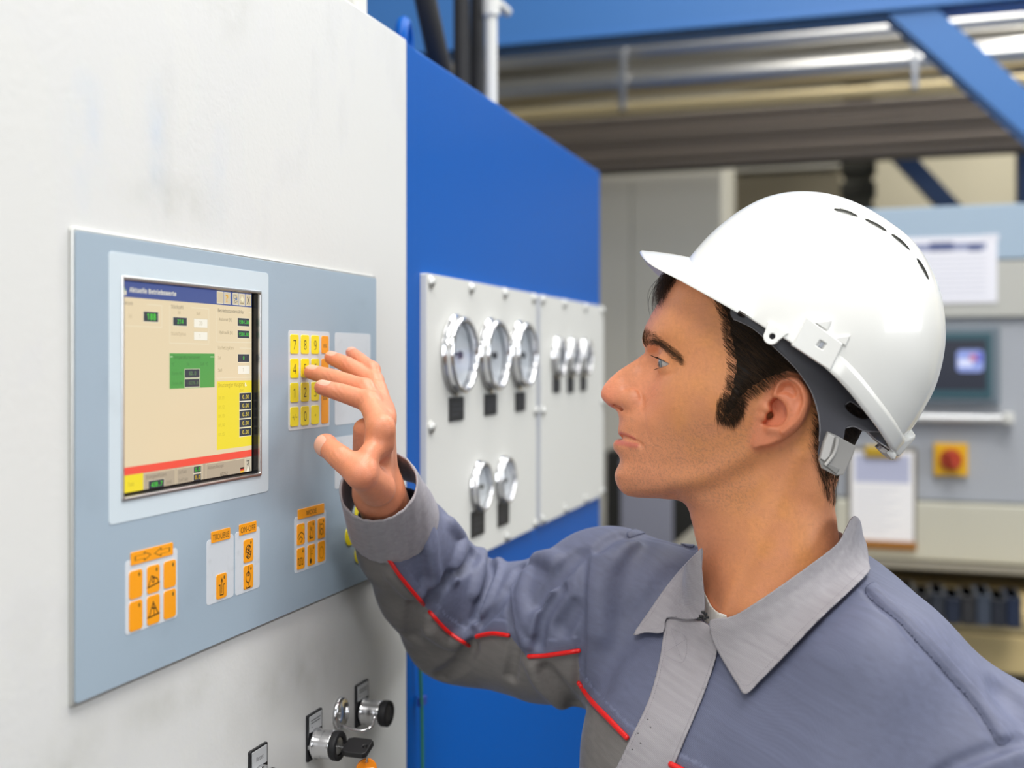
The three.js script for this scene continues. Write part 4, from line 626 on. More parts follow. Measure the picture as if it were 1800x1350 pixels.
const windpipe = spline([[30, -150, 0], [28, -200, 0]], 2);
// ear, in its own plane: e1 towards the back and outwards, e2 up, e3 out of the ear
const EA = 0.44, EO = hp(1349, 712, 66), E1 = [-Math.cos(EA), 0, Math.sin(EA)], E3 = [Math.sin(EA), 0, Math.cos(EA)];
function ep(u, v) { const d = sight(u, v), n = HF.clone().multiplyScalar(E3[0]).addScaledVector(HL, E3[2]), o = fromHead(...EO), t = o.sub(V(0, EYE, 0)).dot(n) / d.dot(n), q = toHead(V(0, EYE, 0).addScaledVector(d, t)); return [(q[0] - EO[0]) * E1[0] + (q[2] - EO[2]) * E1[2], q[1] - EO[1]]; }
const earOutline = spline([[1352, 700], [1361, 682], [1368, 670], [1378, 663], [1389, 660.5], [1402, 663], [1413, 673], [1420, 687], [1422.5, 704], [1419, 722], [1412, 739], [1401, 753], [1387, 765], [1371, 775], [1355, 782], [1340, 785], [1329, 787], [1326, 778], [1330, 760], [1334, 744], [1341, 724]].map(([u, v]) => ep(u, v)), 4, true);
const helix = spline([[1366, 706], [1368, 692], [1371, 679], [1378, 670], [1389, 666.5], [1401, 669], [1410.5, 677.5], [1416, 690], [1418, 704], [1414.5, 720], [1407, 736], [1396, 749], [1382, 760]].map(([u, v]) => ep(u, v)), 4);
const antihelix = spline([[1372, 694], [1384, 702], [1392, 714], [1394, 732], [1385, 748], [1371, 755], [1358, 753]].map(([u, v]) => ep(u, v)), 4);
const earParts = { concha: ep(1370, 728), cymba: ep(1377, 713), canal: ep(1351, 733), tragus: ep(1348, 716), tragusLow: ep(1341, 732), antitragus: ep(1356, 751), lobe: ep(1345, 772), fossa: ep(1390, 683), scapha: ep(1407, 706) };
const conchaPoly = spline([[1361, 700], [1371, 700], [1382, 715], [1384, 732], [1375, 746], [1357, 749], [1341, 745], [1347, 733], [1353, 722], [1352, 711]].map(([u, v]) => ep(u, v)), 3, true), fossaPoly = spline([[1371, 692], [1379, 677], [1392, 676], [1401, 689], [1397, 699], [1384, 692]].map(([u, v]) => ep(u, v)), 3, true);
const flat2 = (x, y, pts) => { let d = 1e9; for (let i = 0; i + 1 < pts.length; i++) { const ex = pts[i + 1][0] - pts[i][0], ey = pts[i + 1][1] - pts[i][1], wx = x - pts[i][0], wy = y - pts[i][1], t = clamp((wx * ex + wy * ey) / (ex * ex + ey * ey), 0, 1); d = Math.min(d, Math.hypot(wx - ex * t, wy - ey * t)); } return d; };
function earField(a, b, w) {
  const da = a - EO[0], dw = w - EO[2], x = da * E1[0] + dw * E1[2], y = b - EO[1], z = da * E3[0] + dw * E3[2];
  if (Math.abs(z) > 22 || Math.hypot(x - 12, y + 4) > 60) return 20;
  const o = polygon(x, y, earOutline), q = (p, r) => bell(Math.hypot(x - p[0], y - p[1]) / r);
  let top = 2.2;                                                   // height of the outer face over the ear's plane
  const h = flat2(x, y, helix), g = flat2(x, y, antihelix);
  top += 3.8 * bell(h / 3.0) * (1 - 0.5 * smooth(14, 30, x) * smooth(0, -30, y)) + 2.8 * bell(g / 5.2);
  top += 1.2 * q(earParts.antitragus, 4.5) + 0.8 * q(earParts.lobe, 9);
  top -= 2.6 * smooth(1.5, -2.5, polygon(x, y, fossaPoly)) + 1.2 * q(earParts.scapha, 4.5);
  const slab = smax((z - top) * 0.8, -(z + 6.5), 2);
  return smax(slab, o * 0.95, 2.4);
}
// the hollow of the ear, then the tragus that half closes it
function earHollow(d, a, b, w) {
  const da = a - EO[0], dw = w - EO[2], x = da * E1[0] + dw * E1[2], y = b - EO[1], z = da * E3[0] + dw * E3[2];
  if (Math.hypot(x - 12, y + 4) > 40) return d;
  d = smax(d, -Math.max(polygon(x, y, conchaPoly) + 0.3, -(z + 5.5)), 2.6);
  d = smax(d, -capsule(x, y, z, [...earParts.canal, 2], [earParts.canal[0] - 4, earParts.canal[1] + 2, -14], 3.6, 3), 2);
  d = smin(d, capsule(x, y, z, [earParts.tragus[0] - 3, earParts.tragus[1] + 1, 0], [earParts.tragus[0] + 0.5, earParts.tragus[1] - 1, 2.6], 3.6, 2.6), 4);
  return smin(d, capsule(x, y, z, [earParts.tragusLow[0] - 2, earParts.tragusLow[1], -1], [earParts.tragusLow[0] + 1, earParts.tragusLow[1], 1.5], 3.2, 2.4), 4);
}
const noseWing = (u, v, w) => hp(u, v, w);
const ALA = hp(1113, 703, 15.5), NOSTRIL0 = hp(1082, 712, 7.5), NOSTRIL1 = hp(1099, 719, 9.5), GROOVE = drawn([[1098, 683], [1110, 680.5], [1121, 685], [1127.5, 696], [1129, 708], [1126, 720]]);
const browBone = spline([[79, 18, 10], [75.5, 20, 22], [70, 19, 34], [61.5, 14, 44], [54, 6, 50]], 4);
const lidCrease = spline([hp(1148, 619, 24), hp(1158, 620, 32), hp(1172, 628, 40), hp(1187, 640, 45), hp(1200, 653, 48)], 4), bagLine = drawn([[1158, 656], [1170, 659], [1186, 656]]);
function headField(a, b, ws) {
  const w = Math.abs(ws), [Q, qa, qb] = headQ(a, b);
  let d = (w * w - Q) / Math.sqrt(4 * w * w + qa * qa + qb * qb + 30);
  if (Math.abs(d) > 30 && !(w > 50 && a < 50)) return d * 0.85;
  if (b > -130 && a > 2 && b < 40) {
    d -= 1.6 * bell(lineDist(a, b, w, browBone) / 6);
    // lids over the eyeball, opened by a wedge that closes at the outer corner
    const ex = a - EYEC[0], ey = b - EYEC[1], ez = w - EYEC[2], er = len3(ex, ey, ez);
    if (er < 26) {
      d = smin(d, er - EYER - 1.9, 5);
      d += 0.8 * bell(lineDist(a, b, w, lidCrease) / 1.6);
      d += 0.5 * bell(lineDist(a, b, w, bagLine) / 2);
      const th = Math.atan2(ez * 0.95 + ex * 0.14, ex), k = clamp((Math.cos(th) - 0.07) / 0.9, 0, 1), inn = smooth(-0.95, -0.5, th), up = 5.4 * Math.pow(k, 0.85) * inn - 1.3 * (1 - k) - 3 * (1 - inn), lo = -4.2 * Math.pow(k, 0.85) * inn - 0.1 * (1 - k) + 3 * (1 - inn);
      const open = Math.max(Math.max(ey - up, lo - ey), Math.max(-ex - 2, er - EYER - 9));
      d = smax(d, -open, 0.8);
      d = Math.max(d, EYER + 0.25 - er);                            // room for the eyeball
    }
    // nose: wings, their groove, nostrils
    if (a > 70 && b > -60) {
      d = smin(d, ellipsoid(a, b, w, ALA, [9.2, 8.2, 5.4]), 6);
      d += 0.9 * bell(lineDist(a, b, w, GROOVE) / 2.2);
      d = smax(d, -capsule(a, b, w, NOSTRIL0, NOSTRIL1, 2.1, 3.0), 2.2);
      d = smax(d, -capsule(a, b, w, [NOSTRIL1[0], NOSTRIL1[1] + 1, NOSTRIL1[2]], [NOSTRIL1[0] - 2, NOSTRIL1[1] + 10, NOSTRIL1[2] - 2], 2.8, 3.2), 2);
    }
    // mouth
    if (a > 74 && b < -45 && b > -95) {
      d -= 1.0 * bell(lineDist(a, b, w, upperLip) / 3.2) + 1.3 * bell(lineDist(a, b, w, lowerLip) / 4);
      const ml = lineDist(a, b, w, mouthLine); d += 2.6 * bell(ml / 1.3) + 0.9 * bell(ml / 3.2);
      
    }
    const nl = lineDist(a, b, w, nasolabial); d += 0.55 * bell(nl / 2.6) * smooth(-82, -62, b) - 1.0 * bell(len3(a - 72, b + 50, w - 37) / 11) + 1.2 * bell(lineDist(a, b, w, cheekHollow) / 13) - 0.7 * bell(lineDist(a, b, w, pouch) / 5);
  }
  if (b < -50 && a > -35) d += -1.3 * bell(lineDist(a, b, w, jawLine) / 8) + 2.6 * bell(lineDist(a, b, w, underJaw) / 9);
  d -= 2.6 * bell(lineDist(a, b, w, scm) / 8.5);
  if (b < -115) d -= 1.2 * bell(lineDist(a, b, w, windpipe) / 9);
  if (w > 50 && a < 20) d = earHollow(smin(d, earField(a, b, w), 5), a, b, w);
  d += 0.12 * (noise3(a * 0.16, b * 0.16, ws * 0.16) - 0.5);
  return d * 0.85;
}
// ---- skin: regional colour with grain (freckles, blotches, beard stubble, lips)
const lin = (r, g, b) => { const c = new THREE.Color().setRGB(r / 255, g / 255, b / 255, THREE.SRGBColorSpace); return [c.r, c.g, c.b]; };
const SKIN = lin(229, 152, 110), RED = lin(224, 126, 100), STUBBLE = lin(148, 104, 80), LIP = lin(200, 104, 90), YEL = lin(227, 152, 92);
const mix3 = (a, b, t) => [lerp(a[0], b[0], t), lerp(a[1], b[1], t), lerp(a[2], b[2], t)];
function headColor(a, b, ws) {
  const w = Math.abs(ws), n1 = fbm(a * 0.06, b * 0.06, ws * 0.06, 3), n2 = noise3(a * 0.5, b * 0.5, ws * 0.5), n3 = noise3(a * 2.1 + 9, b * 2.1, ws * 2.1);
  let c = mix3(SKIN, YEL, clamp(smooth(30, 55, w) * 0.7 * n1 * 1.6, 0, 1));
  const red = 0.75 * bell(len3(a - 112, b + 30, w) / 17) + 0.35 * bell(len3(a - 76, b + 26, w - 34) / 17) + 0.65 * smooth(6, -4, earField(a, b, w) - 2) * (w > 50 && a < 20 ? 1 : 0) + 0.4 * bell(len3(a - 98, b + 54, w) / 12);
  c = mix3(c, RED, clamp(red * (0.55 + 0.7 * n1), 0, 1));
  // beard area: dots of stubble
  const beard = smooth(-38, -66, b + 0.28 * (a - 60) + 16 * (n1 - 0.5)) * smooth(-26, 2, a) * smooth(-132, -112, b) + 0.7 * smooth(10, 6, Math.abs(b + 53)) * smooth(85, 92, a);
  const dots = smooth(0.45, 0.8, n3) * 0.5 + 0.3 * n2;
  c = mix3(c, STUBBLE, clamp(beard, 0, 1) * clamp(dots, 0, 1) * 0.85);
  const lip = smooth(3.4, 1.2, Math.min(lineDist(a, b, w, upperLip) * 1.35, lineDist(a, b, w, lowerLip) * 1.0)) * (a > 84 ? 1 : 0);
  c = mix3(c, LIP, lip * (0.65 + 0.3 * n2));
  const fr = smooth(0.74, 0.82, noise3(a * 0.33 + 40, b * 0.33, ws * 0.33)) * 0.12; c = mix3(c, lin(178, 112, 76), fr);
  const k = (0.94 + 0.12 * n2 * n1 * 1.6) * (0.95 + 0.1 * n3); return [c[0] * k, c[1] * k, c[2] * k];
}
const headMesh = sculpt(headField, [-125, -214, -104], [126, 118, 104], HEADCELL, 2.2, true);
const poreMap = dataTexture(512, (u, v) => { const a = tileNoise(u, v, 60, 2, 2), b = tileNoise(u, v, 130, 2, 5); return 0.55 + 0.5 * (a - 0.5) + 0.6 * (b - 0.5); });
const skinM = phys('#ffffff', 0.42, { vertexColors: true, bumpMap: poreMap, bumpScale: 0.00022, sheen: 0.25, sheenColor: new THREE.Color(1, 0.75, 0.62), sheenRoughness: 0.5 });
poreMap.repeat.set(32, 32);
function headToWorld(m) { for (let i = 0; i < m.pos.length; i += 3) { const p = fromHead(m.pos[i], m.pos[i + 1], m.pos[i + 2]), x = m.nrm[i], z = m.nrm[i + 2]; m.pos[i] = p.x; m.pos[i + 1] = p.y; m.pos[i + 2] = p.z; m.nrm[i] = HF.x * x + HL.x * z; m.nrm[i + 2] = HF.z * x + HL.z * z; } return m; }
const headUV = (a, b, w) => [Math.atan2(w, a + 20) * 0.075, b / 1000];
function headGeometry(mesh) {
  const n = mesh.pos.length / 3, col = new Float32Array(n * 3), uv = new Float32Array(n * 2);
  for (let i = 0; i < n; i++) { const a = mesh.pos[3 * i], b = mesh.pos[3 * i + 1], w = mesh.pos[3 * i + 2], c = headColor(a, b, w), t = headUV(a, b, w); col.set(c, 3 * i); uv.set(t, 2 * i); }
  headToWorld(mesh);
  const g = new THREE.BufferGeometry(); g.setAttribute('position', new THREE.BufferAttribute(mesh.pos, 3)); g.setAttribute('normal', new THREE.BufferAttribute(mesh.nrm, 3)); g.setAttribute('uv', new THREE.BufferAttribute(uv, 2)); g.setAttribute('color', new THREE.BufferAttribute(col, 3)); g.setIndex(mesh.idx); return g;
}
// ---- the person and what belongs to the head
const person = thing('person', 'man in a white helmet and grey work jacket pressing a key on the panel', 'person', [0, 0, 0]);
{
  const eye = (s) => {
    const c = fromHead(EYEC[0], EYEC[1], s * EYEC[2]), e = new THREE.Group(); e.name = 'eye'; e.position.copy(c); person.add(e);
    const gaze = V(0, 0, 0).addScaledVector(HF, 0.985).addScaledVector(HL, 0.28).add(V(0, -0.06, 0)).normalize(), q = new THREE.Quaternion().setFromUnitVectors(V(0, 0, 1), gaze); e.quaternion.copy(q);
    part('eyeball', new THREE.SphereGeometry(0.01185, 48, 32), phys('#b4b0ad', 0.18, { clearcoat: 1, clearcoatRoughness: 0.05 }), e);
    part('iris', new THREE.SphereGeometry(0.01193, 40, 12, 0, 7, 0, 0.5).rotateX(Math.PI / 2), phys('#5d6a72', 0.25, { clearcoat: 1, clearcoatRoughness: 0.03 }), e);
    part('pupil', new THREE.SphereGeometry(0.012, 24, 6, 0, 7, 0, 0.2).rotateX(Math.PI / 2), phys('#060606', 0.1), e);
    part('cornea', new THREE.SphereGeometry(0.0082, 32, 12, 0, 7, 0, 0.75).rotateX(Math.PI / 2).translate(0, 0, 0.00475), phys('#ffffff', 0.02, { transmission: 1, thickness: 0, ior: 1.38 }), e);
  };
  eye(1); eye(-1);
}
// hair: a cap over the skull, then strands combed over it
const hairEdge = spline([[1186, 478], [1226, 500], [1253, 519], [1266, 556], [1272, 594], [1280, 630], [1278, 664], [1270, 694], [1260, 716], [1263, 733], [1279, 741], [1294, 738], [1311, 706], [1330, 690], [1352, 677], [1374, 668], [1398, 668], [1424, 700], [1430, 740], [1434, 790], [1441, 830], [1455, 868], [1475, 885], [1500, 850], [1560, 700], [1580, 560], [1500, 420], [1350, 396], [1240, 420]].map(([u, v]) => hp(u, v, u < 1240 ? 30 : u > 1440 ? 20 : 66).slice(0, 2)), 3, true);
const hairThick = (a, b, w) => { const i = -polygon(a, b, hairEdge); const side = smooth(-40, -70, b) * smooth(-20, 10, a); return (i < 0 ? -2 : 3.4 * smooth(-1, 16, i) - 0.7 * (1 - smooth(0, 6, i))) * (1 - 0.45 * side) * (1 - 0.5 * smooth(-60, -100, b)); };
const hairField = (a, b, w) => { const d = headField(a, b, w); if (d > 14 || d < -10) return d; const q = (0.8 * a + b * 0.9), k = (0.9 * a - 0.8 * b); return (d - hairThick(a, b, w) * 0.72 + 0.9 + 1.1 * (fbm(q * 0.1, k * 0.36, w * 0.16, 3) - 0.5)) * 0.8; };
const hairMesh = sculpt((a, b, w) => Math.max(hairField(a, b, w), (polygon(a, b, hairEdge) - 1.5) * 0.8, Math.abs(w) < 40 && a > 60 ? 5 : -1e3), [-135, -140, -100], [85, 125, 100], 2.0, 2.4, true);
// steps along the surface from a starting point, keeping a height above the skin
function comb(a, b, w, dir, n, step, height, up = 0, limit = 1e9) {
  const pts = []; let p = [a, b, w];
  for (let i = 0; i <= n; i++) {
    const e = 0.6, f0 = headField(p[0], p[1], p[2]), g = [headField(p[0] + e, p[1], p[2]) - f0, headField(p[0], p[1] + e, p[2]) - f0, headField(p[0], p[1], p[2] + e) - f0], l = len3(...g) || 1, t = height(i / n) + up * (i / n) * (i / n);
    const nn = g.map((x) => x / l); for (let k = 0; k < 3; k++) p[k] -= nn[k] * clamp(f0 / 0.85 - t, -3, 3);
    if (polygon(p[0], p[1], hairEdge) > limit || (p[2] > 50 && p[0] < 20 && earField(p[0], p[1], p[2]) < 2.5)) { if (pts.length < 3) return null; break; }
    pts.push(fromHead(...p));
    const d = dir(p, i / n), dot = d[0] * nn[0] + d[1] * nn[1] + d[2] * nn[2], v = d.map((x, k) => x - nn[k] * dot), m = len3(...v) || 1;
    p = p.map((x, k) => x + v[k] / m * step);
  }
  return pts;
}
{
  const r = rng(77), list = [];
  // start points on the side of the head: march in from outside
  const drop = (u, v, w0 = 95) => { let q = hp(u, v, w0), p = [...q]; const d = sight(u, v), dl = [d.dot(HF), d.y, d.dot(HL)], l = len3(...dl); for (let i = 0; i < 60; i++) { const f = headField(p[0], p[1], p[2]); if (f < 0.15) return p; for (let k = 0; k < 3; k++) p[k] += dl[k] / l * Math.max(f, 0.1); if (p[2] < 0) break; } return null; };
  const inside = (p, m) => polygon(p[0], p[1], hairEdge) < m;
  const both = (pts, rad, sh) => { if (pts) list.push([pts, rad, sh]); };
  for (let i = 0; i < 10000; i++) {
    const u = 1180 + r() * 290, v = 470 + r() * 420, p = drop(u, v); if (!p || !inside(p, 1.2 + r() * 1.5)) continue;
    const burn = smooth(-25, -60, p[1]) * smooth(-5, 20, p[0]), back = smooth(-60, -95, p[1]) * smooth(-30, -60, p[0]), j = r() - 0.5, j2 = r() - 0.5;
    const dir = (q) => [lerp(-0.75, -0.28, burn) + j * 0.5 + back * 0.2, lerp(-0.62, -0.95, Math.max(burn, back)) + j2 * 0.4, 0.05 * j];
    const lift = r(), n = 6, len = (burn > 0.5 ? 7 + 7 * r() : 12 + 16 * r()) * (back > 0.5 ? 0.7 : 1), th = hairThick(p[0], p[1], p[2]);
    both(comb(p[0], p[1], p[2], dir, n, len / n, (t) => Math.max(0.35, th * (0.9 + 0.6 * lift) * Math.min(1, t * 3 + 0.5)) + 0.3 * t, r() * 1.2, 3 + 2.5 * r()), 0.11 + 0.07 * r(), r());
  }
  // loose hairs past the edge: sideburn, temple and nape
  for (let i = 0; i < 3200; i++) {
    const k = Math.floor(r() * 3), [u, v] = k === 0 ? [1258 + r() * 50, 690 + r() * 56] : k === 1 ? [1408 + r() * 50, 745 + r() * 130] : [1248 + r() * 30, 515 + r() * 180];
    const p = drop(u, v); if (!p) continue; const di = polygon(p[0], p[1], hairEdge); if (di > (k === 1 ? 8 : k === 0 ? 5 : 3.2) * r() * r() + 0.4 || di < -12) continue; const j = r() - 0.5, j2 = r() - 0.5;
    const dir = () => (k === 0 ? [-0.1 + j * 0.7, -1, 0] : k === 1 ? [-0.55 + j * 0.5, -0.85 + j2 * 0.3, 0] : [-0.7 + j * 0.9, -0.6 + j2 * 0.9, 0]);
    both(comb(p[0], p[1], p[2], dir, 4, (k === 1 ? 1.5 + 1.6 * r() : 1.2 + r()), (t) => 0.25 + 0.5 * t, r() * 0.8), 0.06 + 0.04 * r(), r());
  }
  // curly tuft under the peak
  for (let i = 0; i < 520; i++) {
    const w = (r() - 0.5) * 66, [a0, b0] = [lerp(62, 55, r()) - Math.abs(w) * 0.12, lerp(69, 82, r())], c = r() * 6.28, s = 2.2 + 4.5 * r(), n = 12, L = 15 + 19 * r(), fwd = 0.1 + 0.6 * r(), pts = [];
    for (let k = 0; k <= n; k++) { const t = k / n; pts.push(fromHead(a0 + fwd * L * (0.75 * Math.sin(t * 2.2) ) + s * Math.sin(c + t * 5) * t * 0.6, b0 - L * (0.15 * t + 0.95 * t * t) + s * Math.cos(c + t * 5) * t * 0.5, w + s * Math.sin(c * 2 + t * 4) * t)); }
    list.push([pts, 0.09 + 0.05 * r(), r()]);
  }
  // mirrored side, thinner
  const far = []; for (let i = 0; i < list.length; i += 3) { const [pts, q, s] = list[i]; far.push([pts.map((p) => { const h = toHead(p); return fromHead(h[0], h[1], -h[2]); }), q * 1.5, s]); }
  const DARK = lin(28, 20, 14), BROWN = lin(92, 68, 46);
  const hairM = phys('#ffffff', 0.55, { vertexColors: true, specularIntensity: 0.5 });
  const cap = toGeometry(hairMesh, (a, b, w) => { const n = fbm((0.8 * a + b) * 0.12, (0.9 * a - 0.8 * b) * 0.7, w * 0.4, 3); return mix3(DARK, lin(48, 34, 23), smooth(0.4, 0.8, n)); }, (a, b) => [a / 100, b / 100]); headToWorld({ pos: cap.attributes.position.array, nrm: cap.attributes.normal.array });
  const st = strands([...list, ...far].map(([p, q, s]) => [p, q / 1000, s]), (s, t) => mix3(DARK, BROWN, clamp(s * s * 0.9 + 0.2 * t, 0, 1)));
  const hair = part('hair', mergeGeometries([cap.toNonIndexed(), st.toNonIndexed()]), hairM, person, 'short dark brown hair');
  // eyebrows
  const brow = [], bl = spline([[1133, 600], [1141, 599], [1151, 598], [1162, 602], [1174, 611], [1186, 622], [1196, 633]].map(([u, v]) => onSkin(u, v)), 8);
  for (let i = 0; i < 1500; i++) {
    const t = Math.pow(r(), 1.1), q = bl[Math.floor(t * (bl.length - 1))], wide = lerp(12, 8, t) * (r() + r() - 1) * 0.75, j = r() - 0.5;
    const dir = (p, k) => { const s = smooth(0, 0.25, t); return [lerp(0.25, -0.75, s) + j * 0.3, lerp(0.9, -0.35, smooth(0.0, 0.5, t)) + j * 0.5 - (wide > 0 ? 0.15 : -0.1) * s, lerp(0.2, 0.75, s)]; };
    brow.push([comb(q[0], q[1] + wide, q[2], dir, 5, 0.9 + 0.6 * r(), (k) => 0.1 + 0.8 * k, 0.3 * r()), (0.052 + 0.03 * r()) * (1 - 0.35 * t), clamp(r() * 0.9 + 0.5 * t, 0, 1)]);
  }
  for (const s of [1, -1]) part('eyebrow', strands(brow.map(([p, q, c]) => [s > 0 ? p : p.map((x) => { const h = toHead(x); return fromHead(h[0], h[1], -h[2]); }), q / 1000, c]), (c, t) => mix3(lin(42, 30, 21), lin(118, 88, 62), clamp(c * 0.8, 0, 1))), hairM, person);
  // lashes
  const lash = (s) => {
    const out = [];
    for (let i = 0; i < 44; i++) {
      const up = i < 30, t = up ? i / 29 : (i - 30) / 13, th = lerp(-0.4, 1.25, t), k = clamp((Math.cos(th) - 0.07) / 0.9, 0, 1), ey = up ? 5.3 * Math.pow(k, 0.85) - 1.3 * (1 - k) : -4.1 * Math.pow(k, 0.85) - 0.1 * (1 - k), R = EYER + 1.5, hr = Math.sqrt(R * R - ey * ey), c = Math.cos(th), n = Math.sin(th), L = (up ? 7.0 : 3.4) * (0.75 + 0.35 * r()), pts = [];
      for (let q = 0; q <= 5; q++) { const x = q / 5; pts.push(fromHead(EYEC[0] + c * (hr + L * x), EYEC[1] + ey + (up ? L * (-0.12 * x + 0.42 * x * x) : -L * 0.45 * x), s * (EYEC[2] + n * (hr + L * x) + 0.6 * (r() - 0.5) * x))); }
      out.push([pts, 0.00013, 0.1]);
    }
    return strands(out, () => DARK);
  };
  part('eyelashes', mergeGeometries([lash(1), lash(-1)]), hairM, person);
}
// ---------------------------------------------------------------- his right hand on the keypad (local millimetres round the wrist, world axes)
const DEPTH = (u, n) => (DIST - n) / (SN - CS * (u - 900) / F);                // depth of a point n metres in front of the panel
const W0 = pt(668, 872, 1.02), hm = (u, v, n) => { const p = pt(u, v, DEPTH(u, n)).sub(W0); return [p.x * 1000, p.y * 1000, p.z * 1000]; };
const J = (u, v, n, r) => [...hm(u, v, n), r];
const FINGERS = {
  index: [J(669, 751, 0.098, 10.6), J(648, 706, 0.076, 9.2), J(600, 690, 0.050, 8.1), J(566, 681, 0.033, 6.7)],
  middle: [J(673, 738, 0.091, 10.2), J(641, 684, 0.064, 9.2), J(584, 664, 0.030, 8.0), J(547, 654, 0.0085, 6.6)],
  ring: [J(674, 730, 0.086, 9.6), J(657, 671, 0.062, 8.8), J(612, 642, 0.034, 7.7), J(582, 629, 0.014, 6.4)],
  little: [J(673, 722, 0.080, 8.4), J(653, 650, 0.056, 7.4), J(632, 632, 0.037, 6.6), J(618, 620, 0.022, 5.6)],
  thumb: [J(664, 858, 0.088, 15), J(634, 832, 0.092, 12.2), J(598, 804, 0.072, 10.4), J(573, 783, 0.052, 8.8)],
};
const KNUCKLES = Object.entries(FINGERS).flatMap(([k, f]) => (k === 'thumb' ? [f[2]] : [f[1], f[2]]));
const wristBase = [0, 0, 0], foreEnd = (() => { const p = pt(708, 960, 1.09).sub(W0); return [p.x * 1000, p.y * 1000, p.z * 1000]; })();
const PALM = ['index', 'middle', 'ring', 'little'].map((k) => FINGERS[k][0]);
const carpus = [[-3, 6, 14, 13], [-1, 6, 5, 13], [1, 5, -5, 13], [2, 3, -14, 12]];
function handField(x, y, z) {
  if (len3(x + 20, y - 70, z - 20) > 175) return len3(x + 20, y - 70, z - 20) - 140;
  let d = 1e9;
  for (let i = 0; i < 4; i++) d = smin(d, capsule(x, y, z, carpus[i], PALM[i], carpus[i][3], PALM[i][3] + 0.4), 9);
  d = smin(d, capsule(x, y, z, PALM[0], PALM[3], 9.5, 8.5), 6);
  // ball of the thumb and heel of the hand
  d = smin(d, chain(x, y, z, [[-4, 8, 12, 15], [...FINGERS.thumb[0].slice(0, 3), 15.5], [...FINGERS.thumb[1]]]), 12);
  d = smin(d, capsule(x, y, z, [-14, 18, -10], [PALM[3][0] - 17, PALM[3][1] - 16, PALM[3][2] + 2], 13, 9), 12);
  // web between thumb and forefinger
  d = smin(d, capsule(x, y, z, [lerp(FINGERS.thumb[1][0], PALM[0][0], 0.42), lerp(FINGERS.thumb[1][1], PALM[0][1], 0.42), lerp(FINGERS.thumb[1][2], PALM[0][2], 0.42)], [PALM[0][0] - 1, PALM[0][1] - 14, PALM[0][2] - 4], 8, 9), 14);
  for (const k of ['index', 'middle', 'ring', 'little']) { const f = FINGERS[k]; let q = chain(x, y, z, f); q = smin(q, len3(x - f[1][0], y - f[1][1], z - f[1][2]) - f[1][3] * 1.02, 4); d = smin(d, q, len3(x - f[0][0], y - f[0][1], z - f[0][2]) < 30 ? 5 : 1.2); }
  const t = FINGERS.thumb; d = smin(d, chain(x, y, z, t.slice(1)), 5); d = smin(d, ellipsoid(x, y, z, t[3], [9.4, 9.4, 8.4]), 4);
  d = smin(d, capsule(x, y, z, wristBase, foreEnd, 22.5, 26) + 0, 14);
  // creases over the knuckles and across the palm side
  for (const k of KNUCKLES) { const r = len3(x - k[0], y - k[1], z - k[2]); if (r < 20) d += 0.09 * Math.sin((x * 0.5 + y * 0.6 + z * 0.3) * 1.9) * bell((r - k[3]) / 4) * smooth(16, 6, r); }
  return d + 0.25 * (noise3(x * 0.15, y * 0.15, z * 0.15) - 0.5);
}
const handMesh = sculpt(handField, [-125, -62, -62], [48, 150, 112], HANDCELL, 1.7);
function handColor(x, y, z) {
  const n1 = fbm(x * 0.06, y * 0.06, z * 0.06, 3), n2 = noise3(x * 0.6, y * 0.6, z * 0.6);
  let red = 0.3; for (const f of Object.values(FINGERS)) red = Math.max(red, 0.85 * bell(len3(x - f[3][0], y - f[3][1], z - f[3][2]) / 15)); for (const k of KNUCKLES) red = Math.max(red, 0.6 * bell(len3(x - k[0], y - k[1], z - k[2]) / 12));
  red = Math.max(red, 0.55 * bell(len3(x - FINGERS.thumb[1][0], y - FINGERS.thumb[1][1], z - FINGERS.thumb[1][2]) / 26));
  const c = mix3(SKIN, RED, clamp(red * (0.6 + 0.7 * n1), 0, 1)), k = 0.8 + 0.1 * n2; return c.map((q) => q * k);
}
function handGeometry() {
  const g = toGeometry(handMesh, handColor, (x, y, z) => [(x + z * 0.6) / 1000, (y + z * 0.3) / 1000]); g.scale(0.001, 0.001, 0.001); g.translate(W0.x, W0.y, W0.z); return g;
}
